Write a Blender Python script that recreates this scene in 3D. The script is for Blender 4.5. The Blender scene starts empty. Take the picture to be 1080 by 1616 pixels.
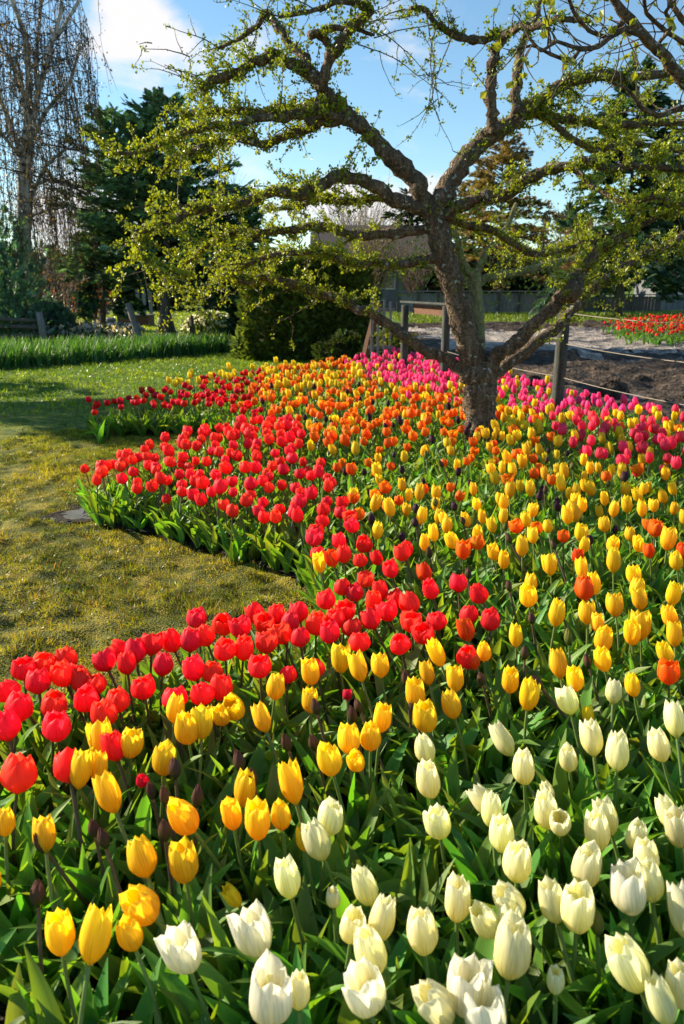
import bpy, math, random
import numpy as np
from mathutils import Vector, Matrix, Euler

random.seed(7)
rng = np.random.default_rng(7)
R_ = math.radians
scene = bpy.context.scene
COL = scene.collection

# ------------------------------------------------------------------ camera
FPX, CX, CY = 1198.0, 540.0, 808.0
CAMH, PITCH = 1.21, R_(16.64)
cam = bpy.data.cameras.new('camera')
camo = bpy.data.objects.new('camera', cam)
COL.objects.link(camo)
camo.location = (0, 0, CAMH)
camo.rotation_euler = (R_(90) - PITCH, 0, 0)
cam.sensor_fit = 'VERTICAL'
cam.sensor_height = 36.0
cam.lens = FPX / 1616 * 36
cam.clip_start = 0.05
cam.clip_end = 2000
cam.dof.use_dof = True
cam.dof.focus_distance = 2.6
cam.dof.aperture_fstop = 6.3
scene.camera = camo

# ------------------------------------------------------------------ sky, sun, exposure
SUN_AZ, SUN_EL = R_(66), R_(24)          # azimuth to the left of the view direction
SUNV = Vector((-math.sin(SUN_AZ) * math.cos(SUN_EL), math.cos(SUN_AZ) * math.cos(SUN_EL), math.sin(SUN_EL)))
sun = bpy.data.lights.new('sun', 'SUN')
sun.energy = 5.0
sun.angle = R_(0.5)
sun.color = (1.0, 0.87, 0.66)
suno = bpy.data.objects.new('sun', sun)
COL.objects.link(suno)
suno.rotation_euler = (-SUNV).to_track_quat('-Z', 'Y').to_euler()
suno.location = SUNV * 60

scene.view_settings.view_transform = 'Standard'
scene.view_settings.look = 'None'
scene.view_settings.exposure = 1.12
scene.view_settings.gamma = 1.0
scene.render.film_transparent = False


def ray(u, v):
    c, s = math.cos(PITCH), math.sin(PITCH)
    a, b = (u - CX) / FPX, (CY - v) / FPX
    return Vector((a, c + b * s, -s + b * c))


def PY(u, v, y):
    d = ray(u, v)
    k = y / d.y
    return Vector((d.x * k, y, CAMH + d.z * k)), k


def PZ(u, v, z=0.0):
    d = ray(u, v)
    k = (z - CAMH) / d.z
    return Vector((d.x * k, d.y * k, z)), k


def PIX(p):
    c, s = math.cos(PITCH), math.sin(PITCH)
    x, y, z = p[0], p[1], p[2] - CAMH
    dep = y * c - z * s
    up = y * s + z * c
    return CX + FPX * x / dep, CY - FPX * up / dep


world = bpy.data.worlds.new('World')
scene.world = world
world.use_nodes = True
wn, wl = world.node_tree.nodes, world.node_tree.links
wn.clear()
w_out = wn.new('ShaderNodeOutputWorld')
w_bg = wn.new('ShaderNodeBackground')
w_bg.inputs['Strength'].default_value = 0.088
sky = wn.new('ShaderNodeTexSky')
sky.sky_type = 'NISHITA'
sky.sun_disc = False
sky.sun_elevation = SUN_EL
sky.sun_rotation = -SUN_AZ
sky.altitude = 50
sky.air_density = 1.0
sky.dust_density = 0.0
sky.ozone_density = 2.5
tc = wn.new('ShaderNodeTexCoord')


def wmath(op, a, b=None, c=None, clamp=False):
    n = wn.new('ShaderNodeMath')
    n.operation = op
    n.use_clamp = clamp
    for i, x in enumerate((a, b, c)):
        if x is None:
            continue
        if isinstance(x, (int, float)):
            n.inputs[i].default_value = x
        else:
            wl.new(x, n.inputs[i])
    return n.outputs[0]


w_map = wn.new('ShaderNodeMapping')
w_map.inputs['Scale'].default_value = (2.6, 2.6, 5.5)
wl.new(tc.outputs['Generated'], w_map.inputs['Vector'])
w_noise = wn.new('ShaderNodeTexNoise')
w_noise.inputs['Scale'].default_value = 2.3
w_noise.inputs['Detail'].default_value = 8
w_noise.inputs['Roughness'].default_value = 0.56
w_noise.inputs['Distortion'].default_value = 0.35
wl.new(w_map.outputs[0], w_noise.inputs['Vector'])
lob = None
for (u, v, rad, amp) in ((240, 28, .065, .32), (190, 14, .05, .18), (400, 62, .045, .20), (650, -10, .09, .34), (395, 268, .05, .22), (545, 312, .045, .25),
                         (630, 365, .08, .42), (130, 345, .12, .30), (340, 345, .08, .14), (480, 330, .07, .12), (1062, 250, .05, .25)):
    d = ray(u, v).normalized()
    n = wn.new('ShaderNodeVectorMath')
    n.operation = 'DISTANCE'
    wl.new(tc.outputs['Generated'], n.inputs[0])
    n.inputs[1].default_value = d
    q = wmath('DIVIDE', n.outputs['Value'], rad)
    q = wmath('MULTIPLY', q, q)
    q = wmath('MULTIPLY', q, -1.0)
    q = wmath('EXPONENT', q)
    q = wmath('MULTIPLY', q, amp)
    lob = q if lob is None else wmath('ADD', lob, q)
cl = wmath('ADD', w_noise.outputs['Fac'], lob)
mr = wn.new('ShaderNodeMapRange')
mr.interpolation_type = 'SMOOTHSTEP'
mr.inputs['From Min'].default_value = 0.66
mr.inputs['From Max'].default_value = 0.90
wl.new(cl, mr.inputs['Value'])
w_mix = wn.new('ShaderNodeMixRGB')
wl.new(mr.outputs[0], w_mix.inputs['Fac'])
w_tint = wn.new('ShaderNodeMixRGB')
w_tint.blend_type = 'MULTIPLY'
w_tint.inputs['Fac'].default_value = 1
w_tint.inputs['Color2'].default_value = (.90, 1.02, 1.0, 1)
wl.new(sky.outputs[0], w_tint.inputs['Color1'])
wl.new(w_tint.outputs[0], w_mix.inputs['Color1'])
w_mix.inputs['Color2'].default_value = (5.3, 5.2, 5.2, 1)
wl.new(w_mix.outputs[0], w_bg.inputs['Color'])
wl.new(w_bg.outputs[0], w_out.inputs['Surface'])


# ------------------------------------------------------------------ materials
def new_mat(name):
    m = bpy.data.materials.new(name)
    m.use_nodes = True
    m.node_tree.nodes.clear()
    return m, m.node_tree.nodes, m.node_tree.links


def link(L, a, b):
    L.new(a, b)


def mat_foliage(name, trans=0.4, rough=0.45, spec=0.4, tint=(1.5, 1.35, 0.55), vary=0.25, streak=None, rand=0.0, bump=0.0, huevar=0.03):
    """thin leaf or petal: colour attribute 'col', plus fine streaks along uv and object-to-object variation"""
    m, N, L = new_mat(name)
    out = N.new('ShaderNodeOutputMaterial')
    at = N.new('ShaderNodeAttribute')
    at.attribute_name = 'col'
    tcn = N.new('ShaderNodeTexCoord')
    noi = N.new('ShaderNodeTexNoise')
    mp = N.new('ShaderNodeMapping')
    if streak:
        mp.inputs['Scale'].default_value = (streak[0], streak[1], 1)
        L.new(tcn.outputs['UV'], mp.inputs['Vector'])
        noi.inputs['Scale'].default_value = 1.0
        noi.inputs['Detail'].default_value = 4
    else:
        L.new(tcn.outputs['Object'], mp.inputs['Vector'])
        noi.inputs['Scale'].default_value = 9.0
        noi.inputs['Detail'].default_value = 3
    L.new(mp.outputs[0], noi.inputs['Vector'])
    mr_ = N.new('ShaderNodeMapRange')
    mr_.inputs['From Min'].default_value = 0.3
    mr_.inputs['From Max'].default_value = 0.7
    mr_.inputs['To Min'].default_value = 1 - vary
    mr_.inputs['To Max'].default_value = 1 + vary
    L.new(noi.outputs['Fac'], mr_.inputs['Value'])
    hs = N.new('ShaderNodeHueSaturation')
    L.new(at.outputs['Color'], hs.inputs['Color'])
    oi = N.new('ShaderNodeObjectInfo')
    if rand > 0:
        m1 = N.new('ShaderNodeMath'); m1.operation = 'MULTIPLY_ADD'
        L.new(oi.outputs['Random'], m1.inputs[0]); m1.inputs[1].default_value = huevar; m1.inputs[2].default_value = 0.5 - huevar / 2
        L.new(m1.outputs[0], hs.inputs['Hue'])
        m2 = N.new('ShaderNodeMath'); m2.operation = 'MULTIPLY'
        m3 = N.new('ShaderNodeMath'); m3.operation = 'MULTIPLY_ADD'
        m4 = N.new('ShaderNodeMath'); m4.operation = 'FRACT'
        m5 = N.new('ShaderNodeMath'); m5.operation = 'MULTIPLY'
        L.new(oi.outputs['Random'], m5.inputs[0]); m5.inputs[1].default_value = 17.31
        L.new(m5.outputs[0], m4.inputs[0])
        L.new(m4.outputs[0], m3.inputs[0]); m3.inputs[1].default_value = rand; m3.inputs[2].default_value = 1 - rand / 2
        L.new(m3.outputs[0], m2.inputs[0]); L.new(mr_.outputs[0], m2.inputs[1])
        L.new(m2.outputs[0], hs.inputs['Value'])
    else:
        L.new(mr_.outputs[0], hs.inputs['Value'])
    pr = N.new('ShaderNodeBsdfPrincipled')
    L.new(hs.outputs['Color'], pr.inputs['Base Color'])
    pr.inputs['Roughness'].default_value = rough
    pr.inputs['Specular IOR Level'].default_value = spec
    if bump > 0:
        bp = N.new('ShaderNodeBump')
        bp.inputs['Strength'].default_value = bump
        bp.inputs['Distance'].default_value = 0.002
        L.new(noi.outputs['Fac'], bp.inputs['Height'])
        L.new(bp.outputs[0], pr.inputs['Normal'])
    if trans > 0:
        tr = N.new('ShaderNodeBsdfTranslucent')
        mu = N.new('ShaderNodeMixRGB'); mu.blend_type = 'MULTIPLY'; mu.inputs['Fac'].default_value = 1
        L.new(hs.outputs['Color'], mu.inputs['Color1'])
        mu.inputs['Color2'].default_value = (*tint, 1)
        L.new(mu.outputs[0], tr.inputs['Color'])
        mx = N.new('ShaderNodeMixShader'); mx.inputs['Fac'].default_value = trans
        L.new(pr.outputs[0], mx.inputs[1]); L.new(tr.outputs[0], mx.inputs[2])
        L.new(mx.outputs[0], out.inputs['Surface'])
    else:
        L.new(pr.outputs[0], out.inputs['Surface'])
    return m


def ramp(N, stops):
    r = N.new('ShaderNodeValToRGB')
    e = r.color_ramp.elements
    while len(e) < len(stops):
        e.new(0.5)
    for i, (p, c) in enumerate(stops):
        e[i].position = p
        e[i].color = (*c, 1)
    return r


def mat_surface(name, stops, scale=8.0, detail=8, rough=0.8, bump=0.5, bdist=0.02, stretch=(1, 1, 1), spots=None, spec=0.3, rough2=None, coord='Object', fine=None):
    """noise coloured solid surface; spots=(colour, scale, threshold, softness) adds a second layer"""
    m, N, L = new_mat(name)
    out = N.new('ShaderNodeOutputMaterial')
    tcn = N.new('ShaderNodeTexCoord')
    mp = N.new('ShaderNodeMapping')
    mp.inputs['Scale'].default_value = stretch
    L.new(tcn.outputs[coord], mp.inputs['Vector'])
    noi = N.new('ShaderNodeTexNoise')
    noi.inputs['Scale'].default_value = scale
    noi.inputs['Detail'].default_value = detail
    noi.inputs['Roughness'].default_value = 0.6
    L.new(mp.outputs[0], noi.inputs['Vector'])
    r = ramp(N, stops)
    L.new(noi.outputs['Fac'], r.inputs['Fac'])
    col = r.outputs['Color']
    h = noi.outputs['Fac']
    if fine:
        n3 = N.new('ShaderNodeTexNoise')
        n3.inputs['Scale'].default_value = fine[0]
        n3.inputs['Detail'].default_value = 5
        L.new(tcn.outputs[coord], n3.inputs['Vector'])
        mm = N.new('ShaderNodeMapRange')
        mm.inputs['From Min'].default_value = .3; mm.inputs['From Max'].default_value = .7
        mm.inputs['To Min'].default_value = 1 - fine[1]; mm.inputs['To Max'].default_value = 1 + fine[1]
        L.new(n3.outputs['Fac'], mm.inputs['Value'])
        mu = N.new('ShaderNodeMixRGB'); mu.blend_type = 'MULTIPLY'; mu.inputs['Fac'].default_value = 1
        L.new(col, mu.inputs['Color1']); L.new(mm.outputs[0], mu.inputs['Color2'])
        col = mu.outputs[0]
        ad = N.new('ShaderNodeMath'); ad.operation = 'ADD'
        L.new(h, ad.inputs[0]); L.new(n3.outputs['Fac'], ad.inputs[1])
        h = ad.outputs[0]
    rv = None
    if spots:
        n2 = N.new('ShaderNodeTexNoise')
        n2.inputs['Scale'].default_value = spots[1]
        n2.inputs['Detail'].default_value = 4
        L.new(tcn.outputs[coord], n2.inputs['Vector'])
        m2 = N.new('ShaderNodeMapRange')
        m2.inputs['From Min'].default_value = spots[2]
        m2.inputs['From Max'].default_value = spots[2] + spots[3]
        L.new(n2.outputs['Fac'], m2.inputs['Value'])
        mx = N.new('ShaderNodeMixRGB')
        L.new(m2.outputs[0], mx.inputs['Fac'])
        L.new(col, mx.inputs['Color1'])
        mx.inputs['Color2'].default_value = (*spots[0], 1)
        col = mx.outputs[0]
        rv = m2.outputs[0]
    pr = N.new('ShaderNodeBsdfPrincipled')
    L.new(col, pr.inputs['Base Color'])
    pr.inputs['Specular IOR Level'].default_value = spec
    pr.inputs['Roughness'].default_value = rough
    if rough2 is not None and rv is not None:
        mrr = N.new('ShaderNodeMapRange')
        mrr.inputs['To Min'].default_value = rough; mrr.inputs['To Max'].default_value = rough2
        L.new(rv, mrr.inputs['Value']); L.new(mrr.outputs[0], pr.inputs['Roughness'])
    if bump > 0:
        bp = N.new('ShaderNodeBump')
        bp.inputs['Strength'].default_value = bump
        bp.inputs['Distance'].default_value = bdist
        L.new(h, bp.inputs['Height'])
        L.new(bp.outputs[0], pr.inputs['Normal'])
    L.new(pr.outputs[0], out.inputs['Surface'])
    return m


M = {}
M['petal'] = mat_foliage('petal', trans=0.52, rough=0.55, spec=0.22, tint=(1.14, 1.12, 1.0), vary=0.26, streak=(34, 1.6), rand=0.22, bump=0.25, huevar=0.02)
M['leaf'] = mat_foliage('tulip_leaf', trans=0.42, rough=0.42, spec=0.35, tint=(2.1, 1.7, 0.35), vary=0.20, streak=(34, 1.2), rand=0.35, bump=0.3)
M['stem'] = mat_foliage('tulip_stem', trans=0.15, rough=0.4, spec=0.45, tint=(1.6, 1.4, 0.5), vary=0.12, rand=0.25)
M['blade'] = mat_foliage('grass_blade', trans=0.45, rough=0.38, spec=0.4, tint=(1.5, 1.25, 0.4), vary=0.3)
M['tree_leaf'] = mat_foliage('spring_leaf', trans=0.45, rough=0.4, spec=0.5, tint=(1.6, 1.35, 0.35), vary=0.3)
M['conifer'] = mat_foliage('conifer_spray', trans=0.36, rough=0.6, spec=0.25, tint=(1.3, 1.3, 0.5), vary=0.45)
M['twig'] = mat_foliage('twig_bark', trans=0.0, rough=0.75, spec=0.25, vary=0.25)
M['bark'] = mat_surface('gnarled_bark', ((.25, (.05, .034, .022)), (.5, (.15, .105, .068)), (.75, (.32, .24, .16))), scale=13, stretch=(2.4, 2.4, .45),
                        rough=.9, bump=1.0, bdist=.04, spots=((.46, .47, .40), 24, .635, .03), fine=(70, .55))
M['bark_moss'] = mat_surface('mossy_bark', ((.3, (.09, .08, .03)), (.55, (.24, .21, .08)), (.8, (.38, .33, .15))), scale=12, stretch=(1.4, 1.4, .6),
                             rough=.9, bump=.9, bdist=.02, spots=((.5, .5, .44), 26, .68, .03), fine=(50, .35))  # mossy tone brightened to stand in for sun on the trunk
M['bark_far'] = mat_surface('grey_bark', ((.3, (.06, .05, .04)), (.7, (.16, .14, .115))), scale=6, stretch=(2, 2, .4), rough=.9, bump=.8, bdist=.03)
M['birch_bark'] = mat_surface('birch_bark', ((.35, (.14, .13, .115)), (.5, (.42, .39, .35)), (.7, (.62, .58, .53))), scale=3.2, stretch=(1, 1, 2.4), rough=.75, bump=.3,
                              spots=((.05, .045, .04), 5.5, .58, .06))
M['soil'] = mat_surface('bed_soil', ((.25, (.010, .007, .005)), (.5, (.032, .022, .015)), (.75, (.075, .052, .035))), scale=22, rough=.9, bump=1.0, bdist=.03, fine=(110, .5))
M['mud'] = mat_surface('wet_mud', ((.25, (.020, .014, .010)), (.5, (.06, .043, .030)), (.75, (.15, .11, .08))), scale=3.2, rough=.9, bump=1.0, bdist=.10,
                       fine=(14, .6), spots=((.12, .10, .085), .9, .62, .06), rough2=.35, spec=.2)
M['wood_grey'] = mat_surface('weathered_wood', ((.3, (.10, .095, .085)), (.6, (.22, .215, .20)), (.8, (.32, .31, .29))), scale=9, stretch=(5, 5, .5), rough=.85, bump=.6, bdist=.008, fine=(70, .25))
M['wood_mid'] = mat_surface('dark_grey_wood', ((.3, (.022, .024, .02)), (.55, (.062, .066, .056)), (.8, (.13, .13, .11))), scale=9, stretch=(5, 5, .5), rough=.85, bump=.6, bdist=.008, fine=(70, .25))  # darker grey than the weathered wood
M['wood_dark'] = mat_surface('dark_wood', ((.3, (.05, .042, .036)), (.7, (.13, .115, .10))), scale=9, stretch=(5, 5, .5), rough=.85, bump=.5, bdist=.008)
M['wood_rust'] = mat_surface('reddish_wood', ((.3, (.085, .04, .022)), (.7, (.18, .09, .05))), scale=7, stretch=(.6, 5, 5), rough=.85, bump=.5, bdist=.008)
M['wire'] = mat_surface('fence_wire', ((.3, (.22, .19, .15)), (.7, (.36, .31, .25))), scale=20, rough=.6, bump=0)
M['stone'] = mat_surface('field_stone', ((.3, (.16, .16, .17)), (.7, (.36, .36, .38))), scale=5, rough=.85, bump=.6, bdist=.03)
M['roof'] = mat_surface('shingle_roof', ((.3, (.055, .045, .04)), (.7, (.12, .10, .085))), scale=5, stretch=(1, 4, 4), rough=.9, bump=.4, bdist=.03)
M['siding'] = mat_surface('grey_siding', ((.3, (.11, .115, .125)), (.7, (.19, .20, .215))), scale=4, stretch=(1, 1, .3), rough=.8, bump=.2)
M['white_trim'] = mat_surface('white_trim', ((.3, (.5, .5, .5)), (.7, (.68, .68, .67))), scale=6, rough=.6, bump=.1)
M['glass'] = mat_surface('window_glass', ((.3, (.02, .022, .025)), (.7, (.05, .055, .06))), scale=2, rough=.08, bump=0, spec=.6)
M['water'] = mat_surface('puddle_water', ((.3, (.15, .155, .15)), (.7, (.24, .24, .23))), scale=9, rough=.04, bump=.12, bdist=.004, spec=.6)  # muddy grey lightened in place of a sky reflection


def mat_lawn():
    m, N, L = new_mat('lawn_turf')
    out = N.new('ShaderNodeOutputMaterial')
    tcn = N.new('ShaderNodeTexCoord')
    big = N.new('ShaderNodeTexNoise'); big.inputs['Scale'].default_value = .55; big.inputs['Detail'].default_value = 5
    mid = N.new('ShaderNodeTexNoise'); mid.inputs['Scale'].default_value = 9; mid.inputs['Detail'].default_value = 7
    fin = N.new('ShaderNodeTexNoise'); fin.inputs['Scale'].default_value = 120; fin.inputs['Detail'].default_value = 3
    for n in (big, mid, fin):
        L.new(tcn.outputs['Object'], n.inputs['Vector'])
    # sunlit gold painted into the mossy turf near the beds, sunlit green further off
    sep = N.new('ShaderNodeSeparateXYZ'); L.new(tcn.outputs['Object'], sep.inputs[0])
    far = N.new('ShaderNodeMapRange'); far.interpolation_type = 'SMOOTHSTEP'
    far.inputs['From Min'].default_value = 4.5; far.inputs['From Max'].default_value = 9.0
    L.new(sep.outputs['Y'], far.inputs['Value'])
    r1 = ramp(N, ((.3, (.045, .06, .010)), (.48, (.13, .14, .020)), (.62, (.32, .26, .03)), (.78, (.20, .13, .04))))
    r2 = ramp(N, ((.3, (.07, .14, .010)), (.6, (.14, .23, .018)), (.8, (.20, .27, .03))))
    L.new(mid.outputs['Fac'], r1.inputs['Fac']); L.new(mid.outputs['Fac'], r2.inputs['Fac'])
    mx = N.new('ShaderNodeMixRGB'); L.new(far.outputs[0], mx.inputs['Fac']); L.new(r1.outputs[0], mx.inputs['Color1']); L.new(r2.outputs[0], mx.inputs['Color2'])
    mr1 = N.new('ShaderNodeMapRange'); mr1.inputs['From Min'].default_value = .3; mr1.inputs['From Max'].default_value = .7; mr1.inputs['To Min'].default_value = .75; mr1.inputs['To Max'].default_value = 1.25
    L.new(big.outputs['Fac'], mr1.inputs['Value'])
    mr2 = N.new('ShaderNodeMapRange'); mr2.inputs['From Min'].default_value = .3; mr2.inputs['From Max'].default_value = .7; mr2.inputs['To Min'].default_value = .5; mr2.inputs['To Max'].default_value = 1.35
    L.new(fin.outputs['Fac'], mr2.inputs['Value'])
    mm = N.new('ShaderNodeMath'); mm.operation = 'MULTIPLY'; L.new(mr1.outputs[0], mm.inputs[0]); L.new(mr2.outputs[0], mm.inputs[1])
    mu = N.new('ShaderNodeMixRGB'); mu.blend_type = 'MULTIPLY'; mu.inputs['Fac'].default_value = 1
    L.new(mx.outputs[0], mu.inputs['Color1']); L.new(mm.outputs[0], mu.inputs['Color2'])
    pr = N.new('ShaderNodeBsdfPrincipled')
    L.new(mu.outputs[0], pr.inputs['Base Color'])
    pr.inputs['Roughness'].default_value = .8
    pr.inputs['Specular IOR Level'].default_value = .2
    ad = N.new('ShaderNodeMath'); ad.operation = 'ADD'; L.new(mid.outputs['Fac'], ad.inputs[0]); L.new(fin.outputs['Fac'], ad.inputs[1])
    bp = N.new('ShaderNodeBump'); bp.inputs['Strength'].default_value = .9; bp.inputs['Distance'].default_value = .025
    L.new(ad.outputs[0], bp.inputs['Height']); L.new(bp.outputs[0], pr.inputs['Normal'])
    L.new(pr.outputs[0], out.inputs['Surface'])
    return m


M['lawn'] = mat_lawn()


# ------------------------------------------------------------------ mesh building
class MB:
    """collects vertices, quads and triangles with a colour per vertex, then links ONE mesh object"""

    def __init__(self):
        self.V, self.C, self.UV, self.Q, self.T, self.QM, self.TM = [], [], [], [], [], [], []
        self.n = 0

    def add(self, V, Q=None, T=None, col=(1, 1, 1), mat=0, uv=None, qm=None, tm=None):
        V = np.asarray(V, float).reshape(-1, 3)
        C = np.asarray(col, float)
        C = np.broadcast_to(C, V.shape) if C.ndim == 1 else C
        self.V.append(V); self.C.append(C)
        self.UV.append(np.zeros((len(V), 2)) if uv is None else np.asarray(uv, float))
        if Q is not None and len(Q):
            Q = np.asarray(Q, int)
            self.Q.append(Q + self.n)
            self.QM.append(np.full(len(Q), mat) if qm is None else np.asarray(qm))
        if T is not None and len(T):
            T = np.asarray(T, int)
            self.T.append(T + self.n)
            self.TM.append(np.full(len(T), mat) if tm is None else np.asarray(tm))
        self.n += len(V)

    def arrays(self):
        V = np.concatenate(self.V) if self.V else np.zeros((0, 3))
        C = np.concatenate(self.C); UV = np.concatenate(self.UV)
        Q = np.concatenate(self.Q) if self.Q else np.zeros((0, 4), int)
        T = np.concatenate(self.T) if self.T else np.zeros((0, 3), int)
        QM = np.concatenate(self.QM) if self.QM else np.zeros(0, int)
        TM = np.concatenate(self.TM) if self.TM else np.zeros(0, int)
        return V, C, UV, Q, T, QM, TM

    def mesh(self, name, mats, smooth=True, off=None):
        V, C, UV, Q, T, QM, TM = self.arrays()
        if off is not None:
            V = V - np.asarray(off)
        me = bpy.data.meshes.new(name)
        me.vertices.add(len(V))
        me.vertices.foreach_set('co', V.astype(np.float32).ravel())
        loops = np.concatenate([Q.ravel(), T.ravel()]).astype(np.int32)
        tot = np.concatenate([np.full(len(Q), 4), np.full(len(T), 3)]).astype(np.int32)
        st = np.concatenate([[0], np.cumsum(tot)[:-1]]).astype(np.int32) if len(tot) else np.zeros(0, np.int32)
        me.loops.add(len(loops))
        me.loops.foreach_set('vertex_index', loops)
        me.polygons.add(len(tot))
        me.polygons.foreach_set('loop_start', st)
        me.polygons.foreach_set('loop_total', tot)
        me.polygons.foreach_set('material_index', np.concatenate([QM, TM]).astype(np.int32))
        me.polygons.foreach_set('use_smooth', np.full(len(tot), smooth, dtype=bool))
        a = me.attributes.new('col', 'FLOAT_COLOR', 'POINT')
        a.data.foreach_set('color', np.concatenate([C, np.ones((len(C), 1))], 1).astype(np.float32).ravel())
        uvl = me.uv_layers.new(name='UVMap')
        uvl.data.foreach_set('uv', UV[loops].astype(np.float32).ravel())
        for m in mats:
            me.materials.append(M[m] if isinstance(m, str) else m)
        me.update(calc_edges=True)
        me.validate()
        return me

    def build(self, name, mats, parent=None, smooth=True, off=None, loc=None):
        if parent is not None and off is None:
            off = np.array(parent['_loc'])
        me = self.mesh(name, mats, smooth, off if off is not None else loc)
        o = bpy.data.objects.new(name, me)
        COL.objects.link(o)
        if parent is not None:
            o.parent = parent if not isinstance(parent, dict) else parent['_obj']
        elif loc is not None:
            o.location = loc
        return o


def tag(o, label=None, cat=None, group=None, kind=None):
    if label: o['label'] = label
    if cat: o['category'] = cat
    if group: o['group'] = group
    if kind: o['kind'] = kind
    return o


class Thing(dict):
    pass


def thing(name, loc, label, cat, group=None):
    e = bpy.data.objects.new(name, None)
    COL.objects.link(e)
    e.empty_display_size = 0.1
    e.location = loc
    tag(e, label, cat, group)
    return Thing(_obj=e, _loc=tuple(loc))


def tube(mb, pts, radii, sides=8, col=(1, 1, 1), mat=0, cap=True, rough=0.0):
    pts = np.asarray(pts, float)
    n = len(pts)
    radii = np.broadcast_to(np.asarray(radii, float), (n,))
    tan = np.gradient(pts, axis=0)
    tan /= np.linalg.norm(tan, axis=1)[:, None] + 1e-12
    ref = np.array([0, 0, 1.0]) if abs(tan[0][2]) < .9 else np.array([1.0, 0, 0])
    nx = np.cross(ref, tan[0]); nx /= np.linalg.norm(nx)
    rings = []
    th = np.linspace(0, 2 * np.pi, sides, endpoint=False)
    for i in range(n):
        nx = nx - tan[i] * nx.dot(tan[i]); nx /= np.linalg.norm(nx) + 1e-12
        ny = np.cross(tan[i], nx)
        r = radii[i] * (1 + (rng.uniform(-rough, rough, sides) if rough else 0))
        rings.append(pts[i] + (np.cos(th) * r)[:, None] * nx + (np.sin(th) * r)[:, None] * ny)
    V = np.concatenate(rings)
    a = np.arange(sides); b = (a + 1) % sides
    Q = np.concatenate([np.stack([i * sides + a, i * sides + b, (i + 1) * sides + b, (i + 1) * sides + a], 1) for i in range(n - 1)])
    T = None
    if cap:
        V = np.concatenate([V, pts[:1], pts[-1:]])
        c0, c1 = n * sides, n * sides + 1
        T = np.concatenate([np.stack([b, a, np.full(sides, c0)], 1), np.stack([(n - 1) * sides + a, (n - 1) * sides + b, np.full(sides, c1)], 1)])
    mb.add(V, Q, T, col=col, mat=mat)


def box(mb, lo, hi, col=(1, 1, 1), mat=0, rot=None, org=None):
    lo, hi = np.array(lo, float), np.array(hi, float)
    V = np.array([[(lo, hi)[i][0], (lo, hi)[j][1], (lo, hi)[k][2]] for i in (0, 1) for j in (0, 1) for k in (0, 1)])
    Q = [[0, 1, 3, 2], [4, 6, 7, 5], [0, 4, 5, 1], [2, 3, 7, 6], [0, 2, 6, 4], [1, 5, 7, 3]]
    if rot is not None:
        V = V @ np.array(rot).T
    if org is not None:
        V = V + np.array(org)
    mb.add(V, Q, col=col, mat=mat)


def rotz(a):
    c, s = math.cos(a), math.sin(a)
    return np.array([[c, -s, 0], [s, c, 0], [0, 0, 1]])


def frames(d, roll=None):
    """N rotation matrices whose y axis is d and whose z axis leans up, rolled about d"""
    d = np.asarray(d, float)
    d = d / (np.linalg.norm(d, axis=1)[:, None] + 1e-12)
    up = np.tile([0, 0, 1.0], (len(d), 1))
    bad = np.abs(d[:, 2]) > .95
    up[bad] = [1, 0, 0]
    x = np.cross(d, up); x /= np.linalg.norm(x, axis=1)[:, None]
    z = np.cross(x, d)
    if roll is not None:
        c, s = np.cos(roll)[:, None], np.sin(roll)[:, None]
        x, z = x * c + z * s, z * c - x * s
    return np.stack([x, d, z], 2)


def scatter(mb, tpl, pos, rot, scl, col=None, mat=None):
    """copies of a small template (V, C, UV, Q, T, QM, TM) baked into one mesh"""
    V, C, UV, Q, T, QM, TM = tpl
    n, k = len(pos), len(V)
    scl = np.asarray(scl, float)
    if scl.ndim == 1:
        scl = np.repeat(scl[:, None], 3, 1)
    W = np.einsum('nij,nkj->nki', rot, V[None] * scl[:, None, :]) + np.asarray(pos)[:, None, :]
    CC = np.broadcast_to(C[None], (n, k, 3))
    if col is not None:
        CC = CC * np.asarray(col)[:, None, :]
    o = (np.arange(n) * k)[:, None, None]
    mb.add(W.reshape(-1, 3), (Q[None] + o).reshape(-1, 4) if len(Q) else None, (T[None] + o).reshape(-1, 3) if len(T) else None,
           col=CC.reshape(-1, 3), uv=np.tile(UV, (n, 1)), qm=np.tile(QM if mat is None else QM * 0 + mat, n), tm=np.tile(TM if mat is None else TM * 0 + mat, n))


def smooth_path(P, sub=4):
    """Catmull-Rom through rows of P (any width)"""
    P = np.asarray(P, float)
    A = np.concatenate([[2 * P[0] - P[1]], P, [2 * P[-1] - P[-2]]])
    out = []
    for i in range(1, len(A) - 2):
        for j in range(sub):
            t = j / sub
            p0, p1, p2, p3 = A[i - 1:i + 3]
            out.append(.5 * (2 * p1 + (p2 - p0) * t + (2 * p0 - 5 * p1 + 4 * p2 - p3) * t * t + (3 * p1 - p0 - 3 * p2 + p3) * t ** 3))
    out.append(P[-1])
    return np.array(out)


def inside(poly, x, y):
    r = False
    j = len(poly) - 1
    for i in range(len(poly)):
        xi, yi = poly[i][0], poly[i][1]
        xj, yj = poly[j][0], poly[j][1]
        if (yi > y) != (yj > y) and x < (xj - xi) * (y - yi) / (yj - yi) + xi:
            r = not r
        j = i
    return r


def inside_np(poly, X, Y):
    r = np.zeros(X.shape, bool)
    j = len(poly) - 1
    for i in range(len(poly)):
        xi, yi = poly[i][0], poly[i][1]
        xj, yj = poly[j][0], poly[j][1]
        c = ((yi > Y) != (yj > Y)) & (X < (xj - xi) * (Y - yi) / (yj - yi + 1e-12) + xi)
        r ^= c
        j = i
    return r


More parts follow.
